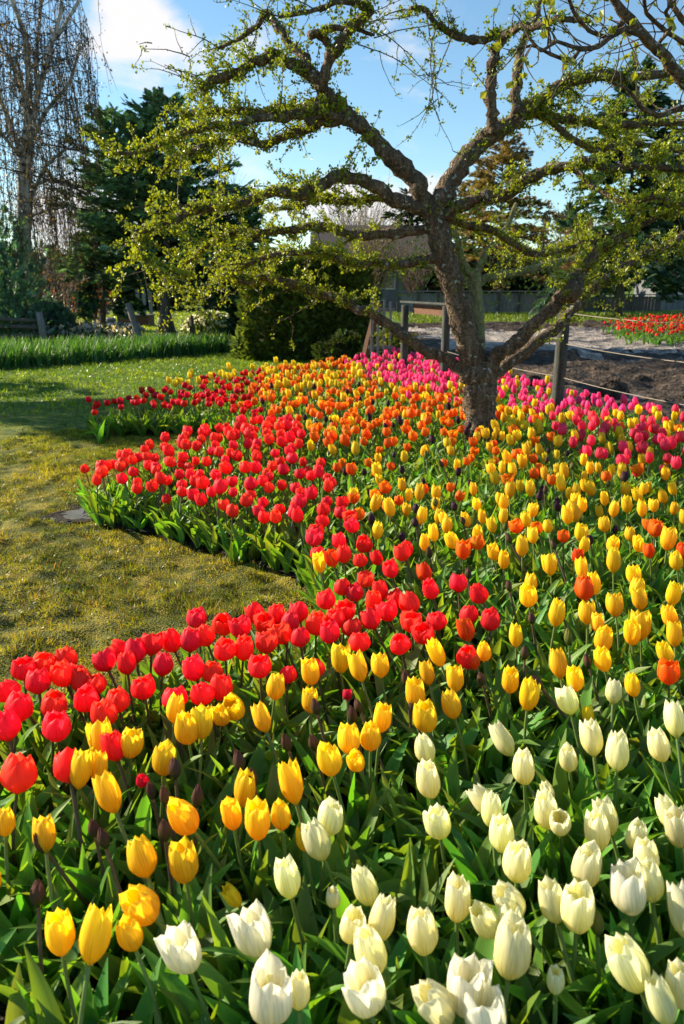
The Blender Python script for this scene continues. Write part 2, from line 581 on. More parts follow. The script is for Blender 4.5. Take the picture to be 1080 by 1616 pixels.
def vnoise(X, Y, s, seed=0):
    """cheap smooth value noise in numpy, -1..1"""
    X, Y = np.asarray(X) / s, np.asarray(Y) / s
    xi, yi = np.floor(X).astype(int), np.floor(Y).astype(int)
    fx, fy = X - xi, Y - yi
    fx, fy = fx * fx * (3 - 2 * fx), fy * fy * (3 - 2 * fy)

    def h(a, b):
        q = (a * 374761393 + b * 668265263 + seed * 1442695041) & 0x7fffffff
        q = ((q ^ (q >> 13)) * 1274126177) & 0x7fffffff
        return ((q ^ (q >> 16)) & 0xffff) / 32767.5 - 1
    return (h(xi, yi) * (1 - fx) + h(xi + 1, yi) * fx) * (1 - fy) + (h(xi, yi + 1) * (1 - fx) + h(xi + 1, yi + 1) * fx) * fy


HEADZ = 0.27


def W2(u, v, z=0.0):
    p, _ = PZ(u, v, z)
    return (p.x, p.y)


# ------------------------------------------------------------------ the ground
BED = [W2(u, v, HEADZ) for u, v in ((-260, 1075), (-120, 1062), (0, 1045), (100, 1034), (180, 1018), (300, 972), (400, 957), (470, 945), (515, 928))]
BED += [W2(u, v) for u, v in ((492, 945), (468, 925), (430, 905), (350, 882), (240, 850), (165, 838), (138, 818), (136, 795))]
BED += [W2(u, v, HEADZ) for u, v in ((142, 744), (200, 714), (280, 687), (345, 669), (395, 656))]
BED += [W2(u, v) for u, v in ((330, 688), (230, 690), (150, 686), (138, 678))]
BED += [W2(u, v, HEADZ) for u, v in ((148, 645), (200, 622), (300, 598), (360, 587), (440, 578), (540, 570), (600, 562), (690, 558), (733, 572), (790, 587), (880, 612), (960, 628), (1080, 648), (1200, 668))]
BED += [(3.6, 3.4), (3.2, .45), (-1.9, .45)]

gs = MB()
gx = np.concatenate([[-900, -300, -120, -60], np.arange(-30, 31, 2.0), [60, 120, 300, 900]])
gy = np.concatenate([[-60, -20], np.arange(-6, 50, 2.0), [60, 90, 150, 300, 900]])
GX, GY = np.meshgrid(gx, gy)
nx_, ny_ = len(gx), len(gy)
idx = np.arange(nx_ * ny_).reshape(ny_, nx_)
gs.add(np.stack([GX.ravel(), GY.ravel(), np.zeros(GX.size)], 1), np.stack([idx[:-1, :-1], idx[:-1, 1:], idx[1:, 1:], idx[1:, :-1]], -1).reshape(-1, 4))
tag(gs.build('lawn', ['lawn']), kind='structure')


def grid_sheet(name, mat, x0, x1, y0, y1, step, zf, keep):
    xs, ys = np.arange(x0, x1, step), np.arange(y0, y1, step)
    X, Y = np.meshgrid(xs, ys)
    Z = zf(X, Y)
    id_ = np.arange(X.size).reshape(X.shape)
    Q = np.stack([id_[:-1, :-1], id_[:-1, 1:], id_[1:, 1:], id_[1:, :-1]], -1).reshape(-1, 4)
    cx, cy = X.ravel()[Q].mean(1), Y.ravel()[Q].mean(1)
    Q = Q[keep(cx, cy)]
    used = np.unique(Q)
    mp = np.full(X.size, -1); mp[used] = np.arange(len(used))
    mb = MB()
    mb.add(np.stack([X.ravel()[used], Y.ravel()[used], Z.ravel()[used]], 1), mp[Q])
    o = mb.build(name, [mat])
    tag(o, kind='structure')
    return o


def soil_z(X, Y):
    return .022 + .018 * vnoise(X, Y, .16, 3) + .012 * vnoise(X, Y, .05, 4)


BEDA = np.array(BED)
grid_sheet('flower_bed_soil', 'soil', -2.4, 4.2, .3, 11.6, .045, soil_z, lambda x, y: inside_np(BED, x, y))

# mud field beyond the wire: churned, wet and rutted
FLINE = lambda x: 6.4 - (x - 1.85) * 2.45 + .25   # the wire fence line


def mud_z(X, Y):
    rut = np.exp(-((Y - 16.4 - .10 * X) / 3.5) ** 2) * (.04 * np.abs(vnoise(X * .35, Y, .3, 71)) + .03 * vnoise(X, Y, .2, 72))
    z = rut + .03 + .08 * vnoise(X, Y, .55, 9) + .06 * vnoise(X + Y, Y - X, .25, 10) + .09 * np.abs(vnoise(X * .5 + Y * .25, Y, .5, 11))
    flat = np.exp(-((Y - 16.4 - .10 * X) / 3.4) ** 2)
    return np.maximum(z * (1 - .75 * flat) + .02, .006)


def mud_keep(x, y):
    return (y > FLINE(x)) & (y > 4.2) & (y < 23.5 + .5 * vnoise(x, y, 1.2, 5) + .10 * x) & (x > .9 + .35 * vnoise(x, y, .8, 6)) & ~inside_np(BED, x, y)


grid_sheet('mud_field', 'mud', .2, 17, 4.2, 25.5, .1, mud_z, mud_keep)
# pale sandy track across the mud
trk = mat_surface('sandy_track', ((.32, (.12, .095, .078)), (.5, (.36, .30, .25)), (.68, (.58, .50, .42))), scale=3.0, rough=.75, bump=1.0, bdist=.09, fine=(24, .5),
                  spots=((.10, .085, .08), 1.1, .55, .05), rough2=.18, spec=.5)
M['track'] = trk


def trk_keep(x, y):
    c = 16.6 + .10 * x + .7 * vnoise(x, y, 1.5, 21)
    wd = 3.9 + 1.1 * vnoise(x, y, .5, 22) + .6 * vnoise(x, y, .17, 24)
    return (np.abs(y - c) < wd) & (x > 2.0 + .8 * vnoise(x, y, .9, 23)) & (x < 14)


grid_sheet('sandy_track', 'track', 1, 14.2, 9.4, 23, .1, lambda X, Y: mud_z(X, Y) + .006, trk_keep)

# the near turf is lumpy with moss and thatch
def turf_z(X, Y):
    z = .008 + .011 * vnoise(X, Y, .10, 81) + .012 * vnoise(X, Y, .055, 82) + .012 * vnoise(X, Y, .33, 83)
    dip = np.exp(-(((X - PZ(126, 814)[0].x) / .17) ** 2 + ((Y - PZ(126, 814)[0].y) / .19) ** 2) ** 2)
    edge = np.clip((7.6 - Y) / .8, 0, 1)
    return np.maximum(z, .001) * edge * (1 - dip) + .0025 - .006 * dip


grid_sheet('turf', 'lawn', -3.6, .3, 1.3, 7.6, .024, turf_z, lambda x, y: ~inside_np(BED, x, y))

# small puddle in the notch of the lawn edge
pc = PZ(126, 814)[0]


def hollow_z(X, Y):
    r = np.hypot((X - pc.x) / .15, (Y - pc.y) / .13)
    return .0135 - .0125 * np.exp(-r ** 2 * 1.3) + .0045 * vnoise(X, Y, .045, 91) + .003 * vnoise(X, Y, .018, 92)


grid_sheet('muddy_hollow', 'soil', pc.x - .3, pc.x + .3, pc.y - .3, pc.y + .3, .011, hollow_z,
           lambda x, y: np.hypot((x - pc.x) / .17, (y - pc.y) / .155) < 1 + .35 * vnoise(x, y, .06, 93))
pm = MB()
th = np.linspace(0, 2 * np.pi, 28, endpoint=False)
pm.add(np.concatenate([np.stack([pc.x + .155 * np.cos(th), pc.y + .14 * np.sin(th), np.full(28, .0075)], 1), [[pc.x, pc.y, .0075]]]), T=[[i, (i + 1) % 28, 28] for i in range(28)])
tag(pm.build('puddle', ['water']), kind='structure')

# ---- grass blades on the near lawn, one mass nobody could count
BL = (np.array([[-.5, 0, 0], [.5, 0, 0], [.28, .55, .10], [-.28, .55, .10], [0, 1, .32]]), np.ones((5, 3)), np.array([[0, 0], [1, 0], [1, .5], [0, .5], [.5, 1]]),
      np.array([[0, 1, 2, 3]]), np.array([[3, 2, 4]]), np.array([0]), np.array([0]))


def grass(name, n, x0, x1, y0, y1, hgt, wid, colf, dens_pow=1.0, extra=None):
    X = rng.uniform(x0, x1, n)
    Y = y0 + (y1 - y0) * rng.uniform(0, 1, n) ** dens_pow
    u = CX + FPX * X / (Y * math.cos(PITCH) + CAMH * math.sin(PITCH))
    k = ~inside_np(BED, X, Y) & (u > -130) & (u < 1200) & (((X - pc.x) / .095) ** 2 + ((Y - pc.y) / .10) ** 2 > 1 + .5 * vnoise(X, Y, .03, 90))
    if extra is not None:
        k &= extra(X, Y)
    X, Y = X[k], Y[k]
    n = len(X)
    tilt = rng.uniform(.15, 1.25, n)
    az = rng.uniform(0, 2 * np.pi, n)
    d = np.stack([np.cos(az) * np.sin(tilt), np.sin(az) * np.sin(tilt), np.cos(tilt)], 1)
    clump = 1 + .75 * vnoise(X, Y, .07, 31) + .45 * vnoise(X, Y, .25, 33) + .3 * vnoise(X, Y, .8, 32)
    h = rng.uniform(hgt[0], hgt[1], n) * np.clip(clump, .25, 2.4)
    rot = frames(d, rng.uniform(0, 6.28, n))
    mb = MB()
    scatter(mb, BL, np.stack([X, Y, turf_z(X, Y) - .002 if y0 < 6 else np.zeros(n)], 1), rot, np.stack([rng.uniform(wid[0], wid[1], n), h, h], 1), colf(X, Y, n))
    return tag(mb.build(name, ['blade']), kind='stuff')


def near_col(X, Y, n):
    t = np.clip(.42 + .6 * vnoise(X, Y, .35, 41) + .35 * vnoise(X, Y, .08, 42), 0, 1)[:, None]
    far = np.clip((Y - 4.6) / 3.5, 0, 1)[:, None]
    a_ = (1 - t) * np.array([.10, .155, .014]) + t * np.array([.35, .34, .032])
    b_ = (1 - t) * np.array([.085, .19, .010]) + t * np.array([.22, .32, .02])  # far blades brightened in colour to read as a sunlit strip
    brown = (rng.uniform(0, 1, (n, 1)) < .14 * (1 - far)) * 1.0
    c = a_ * (1 - far) + b_ * far
    c = c * (1 - brown) + brown * np.array([.26, .17, .075])
    return c * rng.uniform(.45, 1.6, (n, 1))


grass('lawn_grass', 190000, -2.7, .2, 1.4, 6.5, (.012, .032), (.0022, .0045), near_col, .85)
grass('mown_grass', 60000, -8, .2, 6.3, 16, (.02, .045), (.008, .016), near_col, .8)
grass('orchard_grass', 26000, -17, 1, 16, 36, (.03, .09), (.02, .05), lambda X, Y, n: np.array([[.26, .36, .025]]) * rng.uniform(.6, 1.4, (n, 1)))
grass('meadow_grass', 16000, 2, 14, 23.6, 34, (.05, .12), (.03, .06), lambda X, Y, n: np.array([[.13, .20, .03]]) * rng.uniform(.6, 1.4, (n, 1)))

# ------------------------------------------------------------------ tulips
LEAF_BLUE = np.array([.092, .24, .045])


def lerp(a, b, t):
    return np.asarray(a) * (1 - t) + np.asarray(b) * t


def add_bloom(mb, H, R, top, flare, W, pw, ns, nt, colf, rs, org=(0, 0, 0), rot=None, mat=0, inner=.9, openk=None, ridge=.05):
    """three outer and three inner petals round a cup"""
    for layer in (0, 1):
        for k in range(3):
            a0 = R_(120 * k + (60 if layer else 0)) + rs.uniform(-.10, .10)
            fl = flare * (rs.uniform(.5, 1.3)) * (1 if layer == 0 else .55)
            if openk is not None and layer == 0 and k in openk:
                fl += openk[k]
            hh = H * rs.uniform(.93, 1.04) * (1.0 if layer == 0 else .985)
            RR = R * (1 if layer == 0 else inner) * rs.uniform(.97, 1.03)
            ww = R_(W) * (1 if layer == 0 else .96)
            tw = rs.uniform(-.10, .10)
            V, C, UV = [], [], []
            wob = rs.uniform(-1, 1, 3)
            for i in range(ns + 1):
                s = (i / ns) ** .92
                if s < .42:
                    r = RR * (math.sin(math.pi / 2 * s / .42) ** .75 * .92 + .08)
                else:
                    q = (s - .42) / .58
                    r = RR * (1 - (1 - top) * q ** 1.8)
                r += fl * RR * s * s
                if s < .45:
                    w = .62 + .38 * math.sin(math.pi / 2 * s / .45)
                else:
                    w = max(0.0, 1 - ((s - .45) / .55) ** pw) ** .62
                w = max(w, .035)
                for j in range(nt + 1):
                    t = -1 + 2 * j / nt
                    ang = a0 + ww * w * t + tw * s
                    rj = r + RR * (ridge * (1 - abs(t)) * (.3 + s) - .09 * t * t * (1 - .4 * s)) + RR * .035 * wob[0] * math.sin(3 * t + wob[1] * 3) * s
                    z = hh * s - hh * .05 * t * t * (s ** 3) + hh * .012 * wob[2] * math.sin(5 * t) * s
                    V.append((rj * math.cos(ang), rj * math.sin(ang), z))
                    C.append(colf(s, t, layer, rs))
                    UV.append((.5 + .5 * t * w, s + .37 * k))
            V = np.array(V)
            if rot is not None:
                V = V @ np.array(rot).T
            V = V + np.array(org)
            id_ = np.arange((ns + 1) * (nt + 1)).reshape(ns + 1, nt + 1)
            Q = np.stack([id_[:-1, :-1], id_[:-1, 1:], id_[1:, 1:], id_[1:, :-1]], -1).reshape(-1, 4)
            mb.add(V, Q, col=np.array(C), uv=np.array(UV), mat=mat)


def c_red(s, t, l, rs):
    c = lerp((.86, .022, .030), (.95, .045, .040), s)
    c = lerp(c, (.96, .11, .085), .45 * abs(t) ** 3)
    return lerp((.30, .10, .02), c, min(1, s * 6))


def c_crimson(s, t, l, rs):
    return lerp((.62, .012, .024), (.78, .020, .028), s)


def c_yellow(s, t, l, rs):
    c = lerp((.90, .56, .012), (.94, .74, .03), min(1, s * 1.3))
    c = lerp(c, (.93, .72, .04), .5 * abs(t) ** 2)
    c = lerp(c, (.86, .42, .01), .25 * max(0, 1 - abs(t) * 3) * (1 - s))
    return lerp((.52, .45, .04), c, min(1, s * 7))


def c_lemon(s, t, l, rs):
    c = lerp((.86, .60, .02), (.92, .74, .03), s)
    return lerp((.45, .48, .05), c, min(1, s * 4))


def c_orange(s, t, l, rs):
    c = lerp((.86, .14, .008), (.86, .20, .012), s)
    c = lerp(c, (.90, .52, .02), min(1, .85 * abs(t) ** 2.2 * (.3 + s)))
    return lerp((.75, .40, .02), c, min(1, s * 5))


def c_redorange(s, t, l, rs):
    c = lerp((.82, .07, .006), (.86, .13, .01), s)
    c = lerp(c, (.90, .40, .02), .6 * abs(t) ** 3)
    return lerp((.75, .33, .02), c, min(1, s * 5))


def c_pink(s, t, l, rs):
    c = lerp((.90, .055, .30), (.95, .11, .40), s)
    c = lerp(c, (.85, .17, .38), .4 * abs(t) ** 2)
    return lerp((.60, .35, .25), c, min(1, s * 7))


def c_coral(s, t, l, rs):
    c = lerp((.93, .05, .14), (.96, .09, .18), s)
    c = lerp(c, (.86, .14, .17), .4 * abs(t) ** 2)
    return lerp((.60, .3, .10), c, min(1, s * 7))


def c_white(s, t, l, rs):
    c = lerp((.83, .78, .27), (.88, .87, .62), min(1, s * 1.15))
    c = lerp(c, (.85, .83, .68), .5 * abs(t) ** 1.5)
    c = lerp(c, (.76, .68, .20), .5 * max(0, 1 - abs(t) * 3.2) * (1.05 - s))
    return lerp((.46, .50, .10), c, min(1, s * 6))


def c_ivory(s, t, l, rs):
    c = lerp((.80, .74, .40), (.85, .83, .72), min(1, s * 1.6))
    c = lerp(c, (.72, .68, .22), .35 * max(0, 1 - abs(t) * 3.5) * (1 - s))
    return lerp((.50, .52, .12), c, min(1, s * 7))


def c_purple(s, t, l, rs):
    return lerp((.10, .06, .045), (.075, .018, .065), s)


def c_bud(s, t, l, rs):
    return lerp((.085, .12, .035), (.19, .085, .06), min(1, s * 1.3))


def c_greenbud(s, t, l, rs):
    return lerp((.12, .20, .04), (.30, .27, .05), s)


def leaf_mesh(mb, L, Wd, az, lean, curl, fold, rs, ns=8, col=LEAF_BLUE, mat=0, twist=0.0, base=(0, 0, 0)):
    """lanceolate tulip leaf growing from the base, folded along its midrib and arching outwards"""
    V, C, UV = [], [], []
    nt = 4
    p = np.array([.006, 0, .0])
    wav = rs.uniform(0, 6.28)
    for i in range(ns + 1):
        s = i / ns
        th = lean + curl * s ** 1.6
        if i:
            p = p + np.array([math.sin(th), 0, math.cos(th)]) * (L / ns)
        w = Wd * (max(0, math.sin(math.pi * (s * .90 + .10) ** .80)) ** .85 * (1 - .25 * s) + .0)
        if i == ns:
            w = Wd * .03
        w = max(w, Wd * .03 if s > .5 else Wd * .32)
        nrm = np.array([-math.cos(th), 0, math.sin(th)])
        tw = twist * s
        for j in range(nt + 1):
            t = -1 + 2 * j / nt
            f = fold * (1 - .55 * s)
            lat = w * t * math.cos(f) * .5
            inn = w * abs(t) * math.sin(f) * .5 + w * .10 * math.sin(7 * s + wav) * t * s
            lateral = np.array([0, math.cos(tw), 0]) + nrm * math.sin(tw)
            q = p + lateral * lat + nrm * inn
            V.append(q)
            C.append(lerp(col, col * np.array([1.5, 1.25, 1.1]), .5 * abs(t) ** 4 + .25 * s))
            UV.append((.5 + .5 * t, s))
    V = np.array(V) @ rotz(az).T + np.array(base)
    id_ = np.arange((ns + 1) * (nt + 1)).reshape(ns + 1, nt + 1)
    mb.add(V, np.stack([id_[:-1, :-1], id_[:-1, 1:], id_[1:, 1:], id_[1:, :-1]], -1).reshape(-1, 4), col=np.array(C), uv=np.array(UV), mat=mat)


# kind: bloom height, radius, top, flare, petal width, tip power, colour, stem tint, stem height
KINDS = {
    'red': dict(H=.068, R=.0295, top=.60, flare=.02, W=66, pw=3.2, col=c_red, stem=(.10, .085, .045), cat='tulip', label='red'),
    'crimson': dict(H=.054, R=.026, top=.60, flare=.02, W=66, pw=3.2, col=c_crimson, stem=(.09, .11, .05), cat='tulip', label='crimson'),
    'yellow': dict(H=.081, R=.0240, top=.60, flare=.03, W=64, pw=3.2, col=c_yellow, stem=(.17, .24, .06), cat='tulip', label='yellow'),
    'lemon': dict(H=.074, R=.0225, top=.56, flare=.0, W=64, pw=3.0, col=c_lemon, stem=(.15, .22, .06), cat='tulip', label='yellow'),
    'orange': dict(H=.062, R=.0265, top=.72, flare=.02, W=62, pw=3.4, col=c_orange, stem=(.10, .14, .05), cat='tulip', label='orange'),
    'redorange': dict(H=.072, R=.0265, top=.60, flare=.02, W=62, pw=3.0, col=c_redorange, stem=(.10, .14, .05), cat='tulip', label='orange'),
    'pink': dict(H=.072, R=.0235, top=.42, flare=.02, W=62, pw=2.2, col=c_pink, stem=(.11, .15, .06), cat='tulip', label='pink'),
    'coral': dict(H=.078, R=.027, top=.42, flare=.05, W=62, pw=2.2, col=c_coral, stem=(.11, .15, .06), cat='tulip', label='coral pink'),
    'white': dict(H=.077, R=.0222, top=.60, flare=.03, W=64, pw=3.0, col=c_white, stem=(.15, .23, .06), cat='tulip', label='cream'),
    'whiteopen': dict(H=.072, R=.0255, top=.78, flare=.08, W=58, pw=2.5, col=c_ivory, stem=(.14, .22, .06), cat='tulip', label='white'),
    'purple': dict(H=.050, R=.0150, top=.30, flare=.0, W=64, pw=2.2, col=c_purple, stem=(.08, .09, .05), cat='tulip', label='dark purple'),
    'bud': dict(H=.046, R=.0120, top=.14, flare=.0, W=66, pw=2.0, col=c_bud, stem=(.12, .085, .06), cat='tulip bud', label='brownish'),
    'greenbud': dict(H=.046, R=.0120, top=.14, flare=.0, W=66, pw=2.0, col=c_greenbud, stem=(.14, .22, .06), cat='tulip bud', label='green'),
}
NAME = {'red': 'red_tulip', 'crimson': 'crimson_tulip', 'yellow': 'yellow_tulip', 'lemon': 'yellow_tulip', 'orange': 'orange_tulip', 'redorange': 'orange_tulip',
        'pink': 'pink_tulip', 'coral': 'coral_tulip', 'white': 'white_tulip', 'whiteopen': 'white_tulip', 'purple': 'purple_tulip', 'bud': 'tulip_bud', 'greenbud': 'tulip_bud'}


def stem_path(rs, T, bend):
    a = rs.uniform(-1, 1)
    z = np.linspace(0, 1, 8)
    x = bend * T * z ** 2 + .012 * np.sin(z * math.pi) * a
    y = .010 * np.sin(z * math.pi * 1.3) * rs.uniform(-1, 1)
    return np.stack([x, y, z * T], 1)


def end_rot(P):
    d = P[-1] - P[-2]
    d /= np.linalg.norm(d)
    return np.array(Vector((0, 0, 1)).rotation_difference(Vector(d)).to_matrix())


VARS = {}


def variants(kind, fine):
    """shared meshes of a few plants of this kind; fine ones come as separate parts"""
    key = (kind, fine)
    if key in VARS:
        return VARS[key]
    K = KINDS[kind]
    rs = np.random.RandomState(abs(sum(ord(c) * (i + 3) for i, c in enumerate(kind))) % 9999 + fine)
    out = []
    nv = 10 if fine else 8
    for v in range(nv):
        T = HEADZ - K['H'] * .45 + rs.uniform(-.012, .012)
        P = stem_path(rs, T, rs.uniform(-.02, .10))
        er = end_rot(P)
        H, R = K['H'] * rs.uniform(.86, 1.10), K['R'] * rs.uniform(.88, 1.08)
        top, fl = K['top'] * rs.uniform(.70, 1.30), K['flare'] * rs.uniform(.4, 1.5) + (.32 if v == 3 and kind in ('red', 'yellow', 'orange', 'lemon', 'crimson') else 0)
        openk = None
        if kind in ('white', 'yellow') and v in (2, 5):
            openk = {rs.randint(3): rs.uniform(.25, .45)}
        if kind == 'whiteopen':
            openk = {rs.randint(3): rs.uniform(.15, .5)}
        res = (9, 8) if fine else (6, 4)
        bl = MB()
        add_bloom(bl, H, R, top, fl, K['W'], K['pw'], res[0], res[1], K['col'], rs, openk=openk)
        if kind == 'whiteopen' and fine:
            for q in range(7):
                an = q * 2 * math.pi / 6
                rad_ = .008 if q < 6 else 0
                pp = np.array([[rad_ * .4 * math.cos(an), rad_ * .4 * math.sin(an), .006], [rad_ * math.cos(an), rad_ * math.sin(an), .022], [rad_ * 1.2 * math.cos(an), rad_ * 1.2 * math.sin(an), .034]])
                tube(bl, pp, [.0018, .0014, .0022] if q < 6 else [.004, .004, .003], 5, col=(.16, .10, .02) if q < 6 else (.35, .40, .08))
        sb = MB()
        tube(sb, P, np.linspace(.0042, .0034, 8), 7 if fine else 5, col=K['stem'], cap=False)
        leaves = []
        nl = 3 if rs.uniform() < .7 else 4
        if kind in ('bud', 'greenbud', 'purple'):
            nl = 2
        big = 1.2 if kind in ('white', 'whiteopen') else (1.0 if kind != 'red' else .95)
        a0 = rs.uniform(0, 6.28)
        for q in range(nl):
            lb = MB()
            g = LEAF_BLUE * np.array([rs.uniform(.8, 1.3), rs.uniform(.85, 1.2), rs.uniform(.7, 1.2)])
            leaf_mesh(lb, rs.uniform(.17, .25) * big ** .5, rs.uniform(.040, .062) * big, a0 + q * 2.3 + rs.uniform(-.5, .5), rs.uniform(.12, .5), rs.uniform(.1, 1.2), rs.uniform(.35, .8), rs,
                      ns=9 if fine else 5, col=g, twist=rs.uniform(-.9, .9))
            leaves.append(lb)
        if fine:
            out.append(dict(stem=sb.mesh('stem', ['stem']), bloom=bl.mesh('bloom', ['petal']), leaves=[l.mesh('leaf', ['leaf']) for l in leaves],
                            tip=P[-1], er=Matrix(er.tolist()).to_euler(), head=P[-1] + er @ np.array([0, 0, H * .5])))
        else:
            cb = MB()
            Vb, Cb, UVb, Qb, Tb, QMb, TMb = bl.arrays()
            cb.add(Vb @ er.T + P[-1], Qb, Tb, col=Cb, uv=UVb, mat=0)
            Vs, Cs, UVs, Qs, Ts, QMs, TMs = sb.arrays()
            cb.add(Vs, Qs, Ts, col=Cs, uv=UVs, mat=1)
            for l in leaves:
                Vl, Cl, UVl, Ql, Tl, _, _ = l.arrays()
                cb.add(Vl, Ql, Tl, col=Cl, uv=UVl, mat=2)
            out.append(dict(arr=cb.arrays(), mesh=cb.mesh(NAME[kind], ['petal', 'stem', 'leaf']), head=P[-1] + er @ np.array([0, 0, H * .5])))
    VARS[key] = out
    return out


TULIPS = []          # dict(kind, u, v, pos(head), size, tilt, label, group)


def lean_matrix(rs, amt=None, toward=None):
    a = math.atan2(.62, -.78) + rs.normal(0, .6) if toward is None else toward
    t = (abs(rs.normal(.20, .12)) + (rs.uniform(.15, .4) if rs.uniform() < .08 else 0)) if amt is None else amt
    ax = Vector((-math.sin(a), math.cos(a), 0))
    return Matrix.Rotation(t, 3, ax)


def put(kind, u, v, size=1.0, amt=None, toward=None, z=None, var=None):
    rs = np.random.RandomState(int(u * 131 + v * 977) % 2 ** 31)
    zz = HEADZ + rs.uniform(-.012, .012) if z is None else z
    p, _ = PZ(u, v, zz)
    TULIPS.append(dict(kind=kind, u=u, v=v, p=p, size=size, lean=lean_matrix(rs, amt, toward), rs=rs, var=var, exact=True))


LFT, RGT, UPL = math.pi, 0.0, 2.4
for t in ((897, 1106, 1.05), (969, 1088, .95), (671, 1181), (677, 1237, 1.1), (827, 1215, 1.05), (897, 1197, .92), (935, 1168, 1.12), (975, 1190, 1.12), (1041, 1180, 1.05), (1065, 1135, 1.05),
          (755, 1255, 1.03), (776, 1277, .95), (692, 1300, 1.0), (793, 1320, 1.08), (817, 1365, 1.04), (863, 1282, 1.05), (884, 1296, .9), (860, 1240, .6), (957, 1290, .98), (944, 1315, 1.1),
          (1005, 1315, .85), (1020, 1352, 1.02), (1052, 1280, .9), (1070, 1310, 1.05), (925, 1375, 1.15), (912, 1440, 1.22), (1025, 1390, .95), (722, 1420, .98), (575, 1397, .95),
          (605, 1448, .98), (557, 1462, 1.0), (667, 1476, 1.02), (802, 1422, 1.1), (805, 1452, .95), (807, 1512, 1.3), (690, 1587, 1.15), (877, 1537, .6), (997, 1533, 1.32), (1040, 1571, .85),
          (1078, 1435, 1.1), (522, 1292, 1.0), (500, 1327, 1.0), (453, 1386, 1.02), (525, 1404, .58), (472, 1553, .75), (417, 1543, .65), (585, 1507, 1.1), (1076, 1560, 1.0)):
    put('white', *t)
put('white', 790, 1161, 1.0, .75, UPL); put('white', 870, 1415, .98, .6, UPL); put('white', 765, 1452, .95, .5, LFT)
for t in ((402, 1474, 1.05), (290, 1502, 1.0), (427, 1578, 1.12), (577, 1568, 1.05), (737, 1566, 1.08), (766, 1608, 1.05), (992, 1408, 1.08)):
    put('whiteopen', *t)
put('greenbud', 942, 1457, 1.0)
for t in ((160, 1165), (207, 1175), (128, 1212), (157, 1203, .8), (170, 1247, 1.05), (260, 1200, 1.0), (277, 1118), (295, 1154, 1.15), (320, 1134, .9), (348, 1127, .75), (369, 1117), (436, 1084),
          (490, 1062, 1.05), (490, 1105, .9), (520, 1200, 1.0), (387, 1245, .95), (364, 1277, .72), (407, 1299, 1.05), (443, 1282, .85), (476, 1310, .6), (290, 1290, 1.18), (223, 1351, 1.05),
          (290, 1366, 1.1), (224, 1430, 1.0), (358, 1400, .55), (95, 1475, .98), (150, 1475, 1.05), (203, 1468, .75), (8, 1291, .8), (70, 1312, .92), (537, 1040, .95), (565, 1052, 1.02), (600, 1050, .9),
          (689, 1028, .95), (673, 1058, .85), (718, 1072, 1.0), (656, 1097, 1.05), (672, 1135, 1.05), (712, 1112, 1.05), (603, 1134, .95), (585, 1164, 1.0), (550, 1165, .95), (560, 1197, .75),
          (806, 1075, .95), (835, 1096, 1.02), (881, 1047, 1.0), (908, 1071, .95), (952, 1042, 1.0), (998, 1078, .8), (1050, 1030, .95), (926, 1118, .6), (764, 1027, .85), (-30, 1230, 1), (-25, 1390, 1)):
    put('yellow', *t)
put('yellow', 457, 1230, 1.05, .7, UPL, var=2); put('yellow', 411, 1125, .9, .65, UPL)
put('redorange', 1055, 1063, 1.0); put('redorange', 740, 1035, .8)
for t in ((38, 1058), (70, 1047), (98, 1064), (105, 1040), (12, 1088), (30, 1119), (85, 1113), (137, 1105), (90, 1150, 1.05), (10, 1145), (165, 1042), (187, 1022), (214, 1027), (240, 1016), (257, 1049),
          (301, 1010), (270, 1012), (323, 1003), (311, 977), (305, 1055), (227, 1088), (275, 1101), (320, 1094), (349, 1085), (165, 1127), (186, 1106), (180, 1177, .95), (107, 1203), (30, 1225, 1.08), (130, 1075),
          (352, 985), (380, 992), (355, 1027), (385, 1025), (421, 1014), (410, 1054), (402, 966), (437, 972), (458, 981), (420, 986), (472, 966), (500, 986), (520, 998), (473, 1005), (515, 946), (545, 966),
          (560, 936), (584, 976), (567, 1013), (600, 932), (625, 946), (645, 951), (680, 932), (690, 980), (670, 1002), (631, 1016), (612, 966), (723, 920), (755, 936), (740, 970), (774, 979), (738, 1037, .9),
          (497, 1052, .9), (455, 1061, .8), (60, 1075), (120, 1062, .9), (152, 1078, .9), (540, 926), (577, 915, .9), (555, 990), (650, 985), (-20, 1070), (-35, 1110), (-45, 1160), (590, 950), (530, 975, .95),
          (445, 1000), (200, 1045, .9), (335, 1060, .9)):
    put('red', *t)
put('crimson', 548, 1086, .5); put('crimson', 222, 1225, .55)
for t in ((276, 1212), (238, 1245, .9), (260, 1255), (148, 1308), (163, 1322), (60, 1410), (64, 1330), (260, 1310), (399, 1226), (377, 1200), (452, 1172, 1.1), (495, 1172), (498, 1115), (312, 1256), (652, 1112),
          (557, 1128), (564, 1110, .9), (640, 1070), (760, 1072), (846, 1075, 1.1), (927, 1044), (828, 1031)):
    put('bud', *t)

POLY = dict(
    red=[(138, 742), (210, 711), (280, 686), (345, 669), (420, 655), (468, 658), (482, 700), (520, 730), (542, 790), (562, 830), (622, 868), (640, 905), (560, 910), (505, 872), (455, 852), (400, 832), (330, 818), (270, 812), (215, 797), (160, 772)],
    mixed_orange=[(400, 645), (470, 652), (560, 622), (742, 640), (742, 690), (650, 700), (600, 700), (575, 765), (548, 775), (522, 725), (482, 692)],
    back_pink=[(535, 575), (590, 560), (690, 556), (735, 575), (735, 616), (640, 612), (580, 592)],
    coral=[(868, 652), (1085, 645), (1085, 745), (945, 738), (880, 692)],
    right_pink=[(778, 584), (880, 610), (1085, 645), (1085, 668), (868, 652), (790, 640)],
)


def front_edge_ok(u, v):
    if v > 1020:
        return False
    if u < 560 and v > 905:
        return False
    return True


